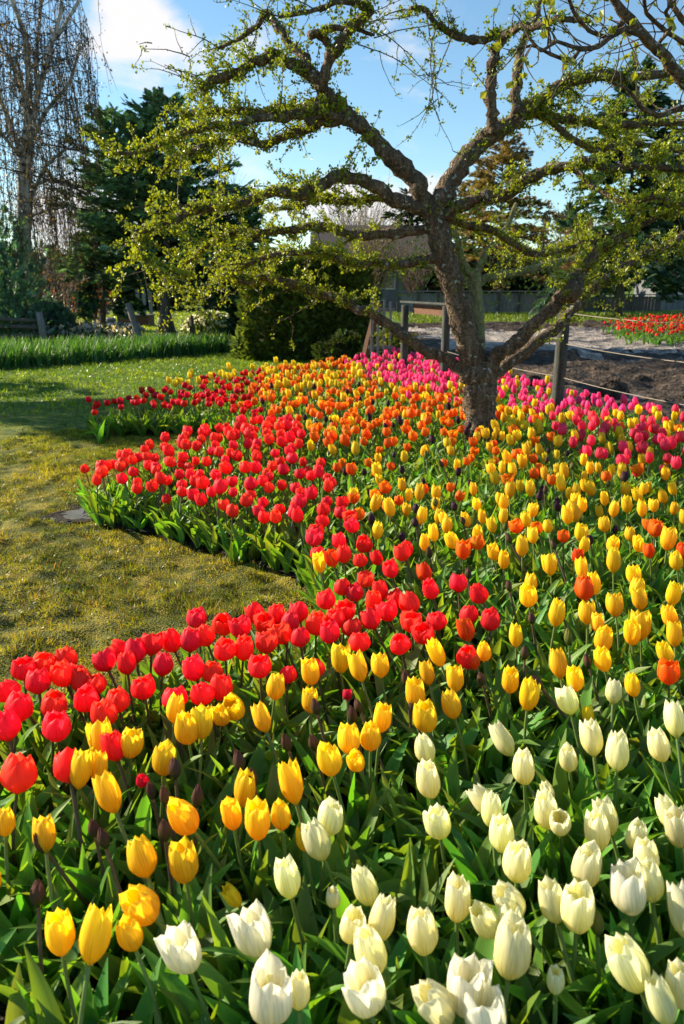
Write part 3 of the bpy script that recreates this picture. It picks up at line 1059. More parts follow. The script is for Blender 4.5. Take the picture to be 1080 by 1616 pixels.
def kind_at(u, v, rs):
    r = rs.uniform()
    if not front_edge_ok(u, v):
        return None, None
    if inside(POLY['red'], u, v) or (u < 300 and v > 692):
        return 'red', 'red'
    if u < 412 and v < 690:
        if v < 622 - (u - 200) * .10 and u > 190 and r < .45:
            return 'lemon', 'crimson'
        if u > 375 and r < .5:
            return ('orange' if r < .3 else 'crimson'), 'crimson'
        return 'crimson', 'crimson'
    if inside(POLY['back_pink'], u, v):
        return ('pink' if r < .985 else 'lemon'), 'back_pink'
    if inside(POLY['coral'], u, v):
        return ('coral' if r < .68 else 'lemon' if r < .94 else 'orange'), 'coral'
    if inside(POLY['right_pink'], u, v):
        return ('pink' if r < .86 else 'lemon'), 'right_pink'
    if inside(POLY['mixed_orange'], u, v):
        return ('orange' if r < .70 else 'lemon' if r < .80 else 'purple'), 'mixed_orange'
    if v < 606:
        return ('orange' if r < .55 else 'lemon'), 'back_strip'
    if v < 640 and u < 745:
        return ('orange' if r < .42 else 'lemon' if r < .88 else 'pink' if u > 640 else 'purple'), 'back_strip'
    if u > 745 and v < 690:
        return ('lemon' if r < .60 else 'orange' if r < .80 else 'pink' if v < 660 else 'lemon'), 'trunk_right'
    if v < 720:
        return ('lemon' if r < .40 else 'orange' if r < .88 else 'purple'), 'middle'
    if v < 860:
        po = .30 if u < 760 else .14
        return ('yellow' if r < .80 - po else 'orange' if r < .80 else 'purple' if r < .88 else 'bud' if r < .94 else 'greenbud'), 'middle'
    if u < 700 and v < 930 and r < .12:
        return 'red', 'middle'
    return ('yellow' if r < .64 else 'redorange' if r < .78 else 'bud' if r < .92 else 'greenbud'), 'middle'


# dart throwing over the bed
cell = {}


def can(x, y, r):
    i, j = int(x / .12), int(y / .12)
    for a_ in range(i - 2, i + 3):
        for b_ in range(j - 2, j + 3):
            for (px, py) in cell.get((a_, b_), ()):
                if (px - x) ** 2 + (py - y) ** 2 < r * r:
                    return False
    return True


def mark(x, y):
    cell.setdefault((int(x / .12), int(y / .12)), []).append((x, y))


for t in TULIPS:
    mark(t['p'].x, t['p'].y)
TREE_XY = (1.03, 5.42)
rs0 = np.random.RandomState(11)
bx0, by0 = BEDA.min(0); bx1, by1 = BEDA.max(0)
for _ in range(90000):
    x, y = rs0.uniform(bx0, bx1), rs0.uniform(by0, by1)
    if not inside(BED, x, y):
        continue
    u, v = PIX((x, y, HEADZ))
    if u < -40 or u > 1420 or (v > 1020 and u < 1112) or v > 1650:
        continue
    if (x - TREE_XY[0]) ** 2 + (y - TREE_XY[1]) ** 2 < .19 ** 2:
        continue
    if u > 1112 and v > 1020:
        k, zone = ('white' if v > 1150 and rs0.uniform() < .8 else 'yellow'), 'middle'
    else:
        k, zone = kind_at(u, v, rs0)
    if k is None:
        continue
    r = .17 if v > 1020 else .088 if k == 'red' else .098 if zone in ('back_pink', 'back_strip', 'right_pink') else .108 if v < 760 else .100
    r *= 1 + .25 * float(vnoise(x, y, .35, 77))
    if not can(x, y, r):
        continue
    mark(x, y)
    rs = np.random.RandomState(_ + 1)
    sz = rs.uniform(.86, 1.10) * (1.12 if v < 700 else 1.0)
    z = HEADZ + rs.normal(0, .014)
    TULIPS.append(dict(kind=k, u=u, v=v, p=Vector((x, y, z)), size=sz, lean=lean_matrix(rs), rs=rs, var=None, exact=False, zone=zone))

# ---- labels
ORD = ['leftmost', 'second from left', 'third from left', 'fourth from left', 'fifth from left', 'sixth from left', 'seventh from left', 'eighth from left', 'ninth from left', 'tenth from left']
LOOK = {'red': 'bright red tulip', 'crimson': 'deep crimson tulip', 'yellow': 'golden yellow tulip', 'lemon': 'lemon yellow tulip', 'orange': 'orange tulip with yellow edges', 'redorange': 'red orange tulip',
        'pink': 'magenta pink tulip', 'coral': 'coral pink tulip', 'white': 'closed cream white tulip', 'whiteopen': 'wide open white tulip', 'purple': 'dark purple tulip', 'bud': 'brownish closed tulip bud', 'greenbud': 'green closed tulip bud'}


def side(u):
    return 'far left' if u < 180 else 'left' if u < 360 else 'left of centre' if u < 540 else 'right of centre' if u < 720 else 'right' if u < 900 else 'far right'


FRONT_NAMES = ['along the bottom edge', 'above the bottom edge', 'low in the bed', 'in the front bed', 'mid front bed', 'behind the front bed', 'by the lawn inlet']
cells = {}
for t in TULIPS:
    if t['exact']:
        b_ = min(6, int(max(0, 1616 - t['v']) // 100))
        cells.setdefault((t['kind'], b_, side(t['u'])), []).append(t)
for (k, b_, s_), ts in cells.items():
    ts.sort(key=lambda t: t['u'])
    for i, t in enumerate(ts):
        o_ = '' if len(ts) == 1 else (', ' + ('rightmost' if i == len(ts) - 1 else ORD[min(i, 9)]) + ' there')
        t['label'] = f"{LOOK[k]} {FRONT_NAMES[b_]}, {s_}{o_}"
        t['group'] = {'red': 'red tulips', 'yellow': 'yellow tulips', 'white': 'white tulips', 'whiteopen': 'white tulips'}.get(k, LOOK[k] + 's') + ' of the front bed'
ZN = {'crimson': 'in the far left tongue of the bed', 'back_pink': 'in the back drift left of the trunk', 'coral': 'in the coral drift at the right edge', 'right_pink': 'in the back drift right of the trunk',
      'mixed_orange': 'in the orange drift left of the trunk', 'back_strip': 'in the mixed strip behind the orange drift', 'trunk_right': 'in the mixed drift right beside the trunk'}
for t in TULIPS:
    if t['exact']:
        continue
    u, v, z = t['u'], t['v'], t['zone']
    if z == 'red':
        w = 'at the left end of the red drift by the puddle' if u < 240 else 'in the middle of the long red drift' if u < 400 else 'at the right end of the red drift by the yellow ones'
    elif z == 'middle':
        a_ = 'just in front of the trunk' if v < 730 else 'midway down the big mixed drift' if v < 860 else 'low in the big mixed drift'
        w = a_ + (', left part' if u < 650 else ', middle part' if u < 850 else ', right part')
    elif z == 'crimson':
        w = ZN[z] + (', outer end' if u < 260 else ', inner part')
    elif z in ('back_strip', 'back_pink'):
        w = ZN[z] + (', left half' if u < (560 if z == 'back_strip' else 640) else ', right half')
    elif z in ('right_pink', 'coral'):
        w = ZN[z] + (', left half' if u < (930 if z == 'right_pink' else 980) else ', right half')
    else:
        w = ZN[z]
    t['label'] = f"{LOOK[t['kind']]} {w}"
    t['group'] = t['label'].replace('tulip', 'tulips', 1) if 'bud' not in t['kind'] else t['label'].replace('bud', 'buds', 1)

# ---- build them: nearest 300 of a kind as objects, nearest ones with parts
for t in TULIPS:
    t['dist'] = (t['p'] - Vector((0, 0, CAMH))).length
TULIPS.sort(key=lambda t: t['dist'])
count = {}
rest = {}
for t in TULIPS:
    nm = NAME[t['kind']]
    out_ = t['u'] > 1112
    if not out_:
        count[nm] = count.get(nm, 0) + 1
    fine = t['dist'] < 3.3
    vs = variants(t['kind'], fine)
    rs = t['rs']
    V = vs[t['var'] if t['var'] is not None and t['var'] < len(vs) else rs.randint(len(vs))]
    rz = rs.uniform(0, 6.28)
    Rm = t['lean'] @ Matrix.Rotation(rz, 3, 'Z')
    sz = t['size']
    # bigger or smaller heads, while every stem still reaches the ground
    hl = Rm @ Vector(V['head'])
    s_ = max(.5, min(1.4, (t['p'].z - .01) / hl.z))
    base = t['p'] - hl * s_
    if out_ or count[nm] > 300:
        rest.setdefault(nm, []).append((V, Rm, s_ * sz, base, t))
        continue
    if fine:
        e = bpy.data.objects.new(nm, None)
        COL.objects.link(e)
        e.empty_display_size = .05
        e.location = base
        e.rotation_euler = Rm.to_euler()
        e.scale = (s_,) * 3
        so = bpy.data.objects.new('stem', V['stem']); COL.objects.link(so); so.parent = e
        bo = bpy.data.objects.new('bloom', V['bloom']); COL.objects.link(bo); bo.parent = e
        bo.location = V['tip']; bo.rotation_euler = V['er']; bo.scale = (sz / s_,) * 3
        for lm in V['leaves']:
            lo_ = bpy.data.objects.new('leaf', lm); COL.objects.link(lo_); lo_.parent = e
    else:
        e = bpy.data.objects.new(nm, V['mesh'])
        COL.objects.link(e)
        e.location = base + hl * s_ - hl * s_ * sz
        e.location.z = min(e.location.z, 0.0)
        e.rotation_euler = Rm.to_euler()
        e.scale = (s_ * sz,) * 3
    tag(e, t['label'], KINDS[t['kind']]['cat'], t['group'])
print('TULIPS', len(TULIPS), count)
for nm, lst in rest.items():
    mb = MB()
    for (V, Rm, s_, base, t) in lst:
        if 'arr' not in V:
            V = variants(t['kind'], False)[0]
        scatter(mb, V['arr'], np.array([base]), np.array([[list(r) for r in Rm]]), np.array([s_]), np.array([[rs0.uniform(.85, 1.12)] * 3]))
    tag(mb.build('massed_' + nm + 's', ['petal', 'stem', 'leaf']), kind='stuff')

# ---- leaves that fill the bed between the flowers, nobody could count them
tpls = []
for q in range(8):
    rs = np.random.RandomState(500 + q)
    mb = MB()
    for k in range(3):
        g = LEAF_BLUE * np.array([rs.uniform(.8, 1.4), rs.uniform(.8, 1.25), rs.uniform(.7, 1.3)])
        leaf_mesh(mb, rs.uniform(.16, .23), rs.uniform(.034, .058), k * 2.1 + rs.uniform(0, 1), rs.uniform(.1, .55), rs.uniform(.1, 1.1), rs.uniform(.3, .8), rs, ns=6, col=g, twist=rs.uniform(-1, 1))
    tpls.append(mb.arrays())
fm = MB()
pts = {i: [] for i in range(8)}
fcell = {}
for _ in range(60000):
    x, y = rs0.uniform(bx0, bx1), rs0.uniform(by0, min(by1, 9.5))
    if not inside(BED, x, y):
        continue
    u, v = PIX((x, y, .12))
    if u < -120 or u > 1420 or v > 1780:
        continue
    if (x - TREE_XY[0]) ** 2 + (y - TREE_XY[1]) ** 2 < .16 ** 2:
        continue
    i, j = int(x / .07), int(y / .07)
    if (i, j) in fcell and rs0.uniform() > .12:
        continue
    # barer soil here and there
    if vnoise(x, y, .3, 88) < -.62 and y < 3:
        continue
    fcell[(i, j)] = 1
    pts[rs0.randint(8)].append((x, y))
for i, pl in pts.items():
    n = len(pl)
    pl = np.array(pl)
    az = rng.uniform(0, 6.28, n)
    rot = np.stack([rotz(a_) for a_ in az])
    sc = rng.uniform(.75, 1.12, n)
    scatter(fm, tpls[i], np.concatenate([pl, np.full((n, 1), .015)], 1), rot, sc, rng.uniform(.75, 1.3, (n, 1)) * np.ones((1, 3)))
tag(fm.build('tulip_leaves', ['leaf']), kind='stuff')

# ------------------------------------------------------------------ the old fruit tree in the bed
TY = 5.42
LEAFLET = (np.array([[0, 0, 0], [.34, .5, .10], [0, 1, -.02], [-.34, .5, .10]]), np.ones((4, 3)), np.array([[.5, 0], [1, .5], [.5, 1], [0, .5]]),
           np.array([[0, 1, 2, 3]]), np.zeros((0, 3), int), np.array([0]), np.zeros(0, int))


def limb3d(P, y0, y1, base_y=TY):
    """traced limb (u, v, half width in px) at a depth running from y0 to y1 about the trunk"""
    out = []
    n = len(P)
    for i, (u, v, r) in enumerate(P):
        y = base_y + y0 + (y1 - y0) * i / max(1, n - 1)
        p, k = PY(u, v, y)
        out.append((p.x, p.y, p.z, r * k / FPX))
    return out


def gnarl(P, amp, sub=5):
    Q = smooth_path(P, sub)
    P_ = np.asarray(P, float)
    lin = np.concatenate([np.linspace(P_[i], P_[i + 1], sub, endpoint=False) for i in range(len(P_) - 1)] + [P_[-1:]])
    Q = Q * .35 + lin * .65
    n = len(Q)
    w = rng.normal(0, 1, (n, 3))
    for _ in range(2):
        w[1:-1] = (w[:-2] + w[1:-1] * 2 + w[2:]) / 4
    w[0] = 0
    Q[:, :3] += w * amp * np.minimum(Q[:, 3:4], .028)
    Q[:, 3] *= 1 + rng.uniform(-.10, .12, n)
    return Q


LIMBS = [   # name, y0, y1, points
    ('trunk', 0, 0, [(765, 760, 33), (760, 715, 28), (758, 680, 25), (757, 640, 24), (757, 600, 27), (748, 570, 22), (734, 520, 19.5), (719, 470, 18.5), (704, 410, 18), (692, 362, 18), (684, 330, 19)]),
    ('branch', 0, .55, [(752, 605, 13), (738, 587, 12), (715, 573, 10.5), (690, 560, 9.5), (650, 537, 9), (612, 509, 9), (575, 489, 8.5), (540, 475, 8), (495, 460, 7.5), (450, 446, 7), (415, 440, 6.5), (390, 446, 5), (372, 440, 4.5), (350, 424, 4)]),
    ('branch', 0, -.45, [(760, 592, 15), (778, 570, 13.5), (800, 548, 12.5), (835, 520, 12), (865, 495, 12), (885, 472, 13), (905, 456, 14), (922, 425, 9), (945, 398, 8), (985, 370, 6.5), (1030, 345, 5), (1090, 320, 4)]),
    ('branch', .05, .5, [(762, 602, 13), (785, 588, 11.5), (820, 564, 10.5), (860, 535, 10), (890, 505, 9), (920, 470, 9), (958, 440, 8), (1008, 408, 8), (1060, 383, 7), (1120, 350, 6)]),
    ('branch', 0, -.2, [(684, 335, 18), (660, 300, 16), (630, 261, 15), (595, 221, 14), (560, 190, 13), (535, 165, 12.5), (515, 142, 12), (497, 122, 11), (470, 102, 10), (432, 90, 9), (400, 100, 8.5), (370, 115, 8), (340, 126, 8), (317, 136, 6)]),
    ('branch', -.2, .2, [(512, 140, 9), (492, 112, 9), (476, 87, 8), (455, 66, 7), (436, 42, 6.5), (420, 18, 5.5), (405, 42, 4.5), (372, 64, 3.5), (342, 76, 2.5)]),
    ('branch', -.2, -.5, [(508, 132, 9), (521, 92, 9), (540, 62, 9), (565, 36, 8), (588, 20, 7), (570, 5, 6), (530, 5, 5), (488, 20, 4), (440, 26, 2.5)]),
    ('branch', -.15, -.3, [(528, 84, 6), (510, 60, 6.5), (490, 52, 7), (520, 46, 6), (548, 42, 4), (590, 55, 2.5)]),
    ('branch', -.1, .5, [(560, 188, 9), (512, 164, 9), (478, 170, 8.5), (418, 177, 7), (367, 175, 6), (320, 177, 5), (286, 179, 4)]),
    ('branch', -.1, -.65, [(548, 182, 8), (500, 181, 8), (457, 184, 8), (410, 185, 7), (372, 198, 7), (333, 200, 6), (303, 204, 6), (265, 221, 5), (235, 238, 4), (180, 244, 2.5)]),
    ('branch', -.15, .1, [(570, 198, 8), (530, 194, 7.5), (495, 201, 7), (452, 213, 7), (414, 229, 6.5), (380, 217, 5.5), (346, 224, 5), (308, 238, 5), (278, 248, 4), (255, 275, 2.5)]),
    ('branch', -.12, -.2, [(510, 150, 9), (500, 176, 9), (488, 199, 8.5)]),
    ('branch', 0, -.9, [(672, 332, 14), (640, 322, 12), (589, 294, 11), (542, 278, 10.5), (508, 294, 10), (474, 309, 9.5), (435, 303, 8), (384, 318, 7.5), (342, 328, 7), (299, 336, 6.5), (257, 356, 6), (218, 368, 5.5), (222, 395, 3), (236, 425, 2), (285, 432, 1.5)]),
    ('branch', 0, .6, [(650, 325, 8), (605, 315, 7), (555, 317, 6.5), (508, 312, 5.5), (470, 325, 4.5), (420, 330, 3)]),
    ('branch', 0, .3, [(684, 362, 9), (631, 366, 8.5), (563, 371, 8), (525, 362, 7), (487, 358, 7), (452, 366, 6.5), (410, 371, 6), (363, 367, 5), (320, 392, 4), (286, 422, 3)]),
    ('branch', 0, -.5, [(700, 408, 8), (664, 412, 7.5), (620, 418, 7), (594, 414, 7), (560, 417, 7), (520, 405, 6), (470, 396, 5), (420, 405, 4), (365, 430, 3)]),
    ('branch', 0, .3, [(686, 335, 19), (705, 292, 19), (730, 256, 17), (765, 221, 15.5), (800, 195, 14), (830, 173, 12.5), (849, 163, 10), (887, 135, 8.5), (926, 123, 8), (993, 120, 7), (1075, 114, 6)]),
    ('branch', .2, .7, [(826, 176, 10), (849, 182, 8), (880, 185, 7), (916, 190, 7), (974, 195, 6.5), (1041, 193, 6), (1110, 196, 5)]),
    ('branch', .02, -.15, [(779, 212, 10), (778, 170, 9.5), (777, 111, 9.5), (784, 75, 8), (792, 52, 7), (772, 60, 7), (745, 62, 6.5), (715, 52, 6), (692, 36, 5.5), (668, 13, 5), (650, 13, 3)]),
    ('branch', -.1, -.6, [(786, 72, 7), (805, 48, 7), (835, 38, 6), (880, 30, 5), (930, 35, 4)]),
    ('branch', .1, .25, [(814, 182, 8.5), (815, 140, 8.5), (818, 105, 8), (826, 62, 6), (850, 20, 4.5), (862, -20, 3)]),
    ('branch', 0, -.5, [(694, 345, 12), (719, 332, 11.5), (752, 314, 10), (800, 308, 9.5), (839, 281, 9), (887, 265, 8), (926, 256, 7), (969, 267, 7), (1041, 262, 6), (1110, 270, 5)]),
    ('branch', 0, .6, [(700, 345, 7), (714, 347, 7), (777, 366, 6.5), (830, 399, 6), (887, 395, 5), (940, 380, 4)]),
    ('branch', -.3, -.9, [(905, 262, 6), (945, 300, 5), (985, 320, 5), (1040, 310, 4), (1100, 330, 3)]),
    ('branch', .3, .8, [(850, 165, 7), (890, 215, 5.5), (940, 235, 5), (1000, 225, 4.5), (1080, 240, 3.5)]),
]
troot, _k = PY(765, 730, TY)
tree = thing('fruit_tree', (troot.x, TY, 0.0), 'gnarled old fruit tree with yellow green spring leaves standing in the tulips', 'tree')
crown = MB()
twl, rosl, rcol = [], [], []


def rosettes(p, n, spread, tone, size=(.015, .028)):
    """a spur of n small leaves"""
    for _ in range(n):
        d = rng.normal(0, 1, 3) + np.array([0, 0, .55])
        rosl.append((p + rng.normal(0, spread, 3), d, rng.uniform(*size), tone * rng.uniform(.7, 1.25)))


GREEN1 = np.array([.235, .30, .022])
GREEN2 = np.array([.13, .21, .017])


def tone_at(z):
    return GREEN1 * (1 - min(1, max(0, (z - 2.0) / 1.2))) + GREEN2 * min(1, max(0, (z - 2.0) / 1.2))  # upper leaves painted darker, as if seen against the light


def twig_from(p, d, L, r0, hang=.2, leaf=.8, depth=0, kink=.35):
    n = max(4, int(L / .045))
    pts_, q, dd = [p], p.copy(), d / np.linalg.norm(d)
    for i in range(n):
        dd = dd + rng.normal(0, kink, 3) * .5 + np.array([0, 0, -hang * .25])
        dd /= np.linalg.norm(dd)
        q = q + dd * L / n
        pts_.append(q.copy())
        if rng.uniform() < leaf:
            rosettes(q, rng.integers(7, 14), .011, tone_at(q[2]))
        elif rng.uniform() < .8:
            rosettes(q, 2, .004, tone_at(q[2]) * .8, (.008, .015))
        if depth < 1 and rng.uniform() < .16 and L > .15:
            s_ = np.cross(dd, rng.normal(0, 1, 3)); s_ /= np.linalg.norm(s_)
            twig_from(q, s_ + dd * .6, L * rng.uniform(.35, .6), r0 * .7, hang, leaf, depth + 1)
    tube(crown, pts_, np.linspace(r0, r0 * .35, len(pts_)), 4, col=np.array([.075, .055, .038]) * rng.uniform(.6, 1.4), mat=1, cap=False)


for li, (nm, y0, y1, P) in enumerate(LIMBS):
    Q = gnarl(limb3d(P, y0, y1), .16 if nm == 'trunk' else .55, 6)
    mb = MB()
    if nm != 'trunk':
        Q[:, 3] *= .88
        k_ = rng.uniform(0, 1, len(Q)) < .10
        Q[k_, 3] *= rng.uniform(1.08, 1.25, k_.sum())
    tube(mb, Q[:, :3], Q[:, 3], 16 if nm == 'trunk' else 11, rough=.12 if nm == 'trunk' else .16)
    mb.build(nm, ['bark'], tree)
    if nm == 'trunk':
        # a few spurs right on the trunk near the crotch
        for _ in range(16):
            i = rng.integers(int(len(Q) * .72), len(Q))
            a_ = rng.uniform(0, 6.28)
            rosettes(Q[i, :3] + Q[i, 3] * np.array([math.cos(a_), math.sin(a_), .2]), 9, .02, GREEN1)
        continue
    seg = np.linalg.norm(np.diff(Q[:, :3], axis=0), axis=1)
    tanv = np.gradient(Q[:, :3], axis=0)
    Ltot = seg.sum()
    ntw = int(Ltot * (23 if Q[:, 2].mean() < 2.5 else 22))
    low = li in (1, 2, 3)
    start = .30 if li in (1, 2, 3) else .22 if li in (4, 16) else .12
    for _ in range(ntw):
        f = start + (1 - start) * rng.uniform() ** .75
        i = min(len(Q) - 1, int(f * len(Q)))
        if low and f < .5 and rng.uniform() < .6:
            continue
        p = Q[i, :3]
        t_ = tanv[i] / np.linalg.norm(tanv[i])
        side_ = np.cross(t_, rng.normal(0, 1, 3)); side_ /= np.linalg.norm(side_)
        d = side_ * np.array([1, 1, .6]) + t_ * rng.uniform(0, .9) + np.array([0, 0, .2])
        z = p[2]
        top = z > 2.55
        twig_from(p + side_ * Q[i, 3] * .7, d, rng.uniform(.04, .24) * (1.2 if top else 1), rng.uniform(.002, .0042), hang=.08 if z < 1.95 else .1, leaf=.34 if top else .80)
    # longer side shoots that fill the crown between the limbs
    for _ in range(int(Ltot * (3.2 if Q[:, 2].mean() < 2.5 else 1.0))):
        f = start + (1 - start) * rng.uniform() ** .8
        i = min(len(Q) - 1, int(f * len(Q)))
        if low and f < .5:
            continue
        t_ = tanv[i] / np.linalg.norm(tanv[i])
        side_ = np.cross(t_, rng.normal(0, 1, 3)); side_ /= np.linalg.norm(side_)
        twig_from(Q[i, :3] + side_ * Q[i, 3] * .6, side_ * np.array([1, 1, .4]) + t_ * rng.uniform(.4, 1.4), rng.uniform(.25, .55), rng.uniform(.004, .006), hang=.05, leaf=.6)
    # spurs sitting directly on the limb
    for _ in range(int(Ltot * (85 if Q[:, 2].mean() < 2.5 else 42))):
        f = start + (1 - start) * rng.uniform()
        i = min(len(Q) - 1, int(f * len(Q)))
        side_ = rng.normal(0, 1, 3); side_ /= np.linalg.norm(side_)
        if low and f < .5 and rng.uniform() < .75:
            continue
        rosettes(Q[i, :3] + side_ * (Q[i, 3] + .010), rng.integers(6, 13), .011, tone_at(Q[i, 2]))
# long whippy shoots against the sky
for (u, v, dx, dz, L) in ((318, 134, -1, .5, .45), (300, 90, -1, .55, .30), (240, 68, -1, .3, .01), (345, 76, -1, .6, .35), (440, 26, -1, .35, .3), (670, 15, .4, -1, .65), (690, 36, -.2, -1, .75), (600, 50, .8, -.2, .5),
                          (590, 60, .9, .1, .55), (715, 52, -.3, -1, .5), (640, 14, -1, -.2, .5), (222, 400, .1, -1, .3), (236, 425, -1, -.2, .22), (222, 372, -.9, -.5, .22), (286, 422, -.6, -.6, .3), (286, 248, -.2, -1, .45),
                          (345, 240, 0, -1, .4), (560, 40, 1, .3, .5), (565, 70, 1, -.25, .6), (420, 18, .4, 1, .3)):
    p, _k = PY(u, v, TY - .2)
    twig_from(np.array(p), np.array([dx, rng.uniform(-.4, .4), dz]), max(L, .1), .004, hang=.1, leaf=.22, kink=.16)
ar = rosl
scatter(crown, LEAFLET, np.array([r[0] for r in ar]), frames(np.array([r[1] for r in ar]), rng.uniform(0, 6.28, len(ar))), np.array([r[2] for r in ar]), np.array([r[3] for r in ar]))
crown.build('crown', ['tree_leaf', 'twig'], tree, smooth=False)
print('tree leaves', len(ar))
# pruning stubs cut flat on the right limb
p, k = PY(905, 457, TY - .32)
st = MB()
tube(st, [np.array(p) - np.array([.03, -.03, .05]), np.array(p), np.array(p) + np.array([.005, -.05, .03])], [14 * k / FPX, 15 * k / FPX, 12 * k / FPX], 12, rough=.1)
st.build('cut_stub', ['bark'], tree)

# ------------------------------------------------------------------ budding branch reaching in from a tree at the right
BY = 3.3
mroot = (2.35, 3.6, 0.0)
mag = thing('budding_tree', mroot, 'budding tree just outside the right edge, bare twigs with pale green buds', 'tree')
ml = [(1650, 640), (1560, 300)]
tr_ = MB()
tp = np.array([[2.35, 3.6, -.02], [2.33, 3.58, .5], [2.27, 3.55, 1.0], [2.2, 3.5, 1.5], [2.05, 3.45, 1.85]])
tube(tr_, smooth_path(tp, 4), np.linspace(.085, .05, 17), 12, rough=.06)
tr_.build('trunk', ['bark'], mag)
mcrown = MB()
rosl_keep = len(rosl)
MLIMBS = [
    (0, [(1290, 250, 12), (1180, 195, 11), (1108, 150, 10), (1080, 125, 9.5), (1051, 91, 9), (1017, 58, 8), (979, 14, 7), (955, -30, 6), (930, -90, 5)]),
    (.1, [(1120, 165, 8), (1075, 170, 4.5), (1037, 183, 4), (1012, 170, 3.2), (990, 140, 2.5), (965, 130, 2)]),
    (-.2, [(1017, 58, 5), (985, 45, 4.5), (945, 72, 4), (915, 78, 3.6), (880, 65, 3), (855, 80, 2.6), (835, 60, 2)]),
    (-.1, [(990, 26, 5), (960, 60, 3.6), (930, 48, 3.2), (905, 20, 3), (890, -20, 2.6)]),
    (.2, [(1095, 140, 7), (1120, 80, 6), (1085, 40, 5), (1060, 5, 4), (1048, -30, 3)]),
    (0, [(1051, 91, 5), (1040, 70, 3.5), (1062, 40, 3), (1050, 20, 2.5), (1075, -10, 2)]),
    (-.15, [(915, 78, 3.4), (900, 98, 3), (862, 82, 2.6), (840, 72, 2.2), (815, 78, 1.8)]),
    (.05, [(1150, 110, 6), (1090, 75, 4), (1050, 50, 3.5), (1020, 20, 3), (1015, -20, 2.5)]),
]
mros = []


def mtwig(p, d, L, r0):
    n = 5
    pp, q, dd = [p], p.copy(), d / np.linalg.norm(d)
    for i in range(n):
        dd = dd + rng.normal(0, .22, 3); dd /= np.linalg.norm(dd)
        q = q + dd * L / n
        pp.append(q.copy())
        if rng.uniform() < .25:
            mros.append((q.copy(), dd + rng.normal(0, .5, 3), rng.uniform(.015, .03), np.array([.16, .20, .025])))
    for _ in range(rng.integers(2, 5)):
        mros.append((q.copy(), dd + rng.normal(0, .4, 3), rng.uniform(.018, .042), np.array([.24, .29, .03]) * rng.uniform(.7, 1.2)))
    tube(mcrown, pp, np.linspace(r0, r0 * .5, len(pp)), 5, col=np.array([.10, .07, .05]) * rng.uniform(.7, 1.3), mat=1, cap=False)


for y0, P in MLIMBS:
    Q = gnarl(limb3d(P, y0, y0 - .25, BY), .3)
    mb = MB()
    tube(mb, Q[:, :3], Q[:, 3], 8, rough=.08)
    mb.build('branch', ['bark'], mag)
    tv = np.gradient(Q[:, :3], axis=0)
    for i in range(3, len(Q)):
        if rng.uniform() < .45:
            t_ = tv[i] / np.linalg.norm(tv[i])
            s_ = np.cross(t_, rng.normal(0, 1, 3)); s_ /= np.linalg.norm(s_)
            mtwig(Q[i, :3], s_ + t_ * .7 + np.array([0, 0, .2]), rng.uniform(.07, .24), .0028)
scatter(mcrown, LEAFLET, np.array([r[0] for r in mros]), frames(np.array([r[1] for r in mros]), rng.uniform(0, 6.28, len(mros))), np.array([r[2] for r in mros]), np.array([r[3] for r in mros]))
# the rest of its crown, above and beyond the frame, joins the limbs to the trunk
Q = smooth_path(np.array([[2.05, 3.45, 1.85, .05], [2.06, 3.38, 2.0, .045], *[list(limb3d([MLIMBS[0][1][0]], 0, 0, BY)[0])]]), 4)
mb = MB(); tube(mb, Q[:, :3], Q[:, 3], 10); mb.build('branch', ['bark'], mag)
mcrown.build('crown', ['tree_leaf', 'twig'], mag, smooth=False)

# ------------------------------------------------------------------ background vegetation
SPRAY_V, SPRAY_Q = [], []
for k, (ang, b_, l_, w_) in enumerate(((0, 0, 1, .12), (.6, .15, .55, .10), (-.6, .15, .55, .10), (.55, .40, .45, .09), (-.55, .40, .45, .09), (.5, .62, .30, .08), (-.5, .62, .30, .08))):
    c, s = math.cos(ang), math.sin(ang)
    for (x, y, z) in ((0, 0, 0), (w_, .5, .04), (0, 1, -.06), (-w_, .5, .04)):
        yy, xx = y * l_, x
        SPRAY_V.append((xx * c + yy * s, b_ + yy * c - xx * s, z * l_ - .10 * abs(s) * yy))
    SPRAY_Q.append([4 * k, 4 * k + 1, 4 * k + 2, 4 * k + 3])
SPRAY = (np.array(SPRAY_V), np.ones((len(SPRAY_V), 3)), np.zeros((len(SPRAY_V), 2)), np.array(SPRAY_Q), np.zeros((0, 3), int), np.zeros(len(SPRAY_Q), int), np.zeros(0, int))


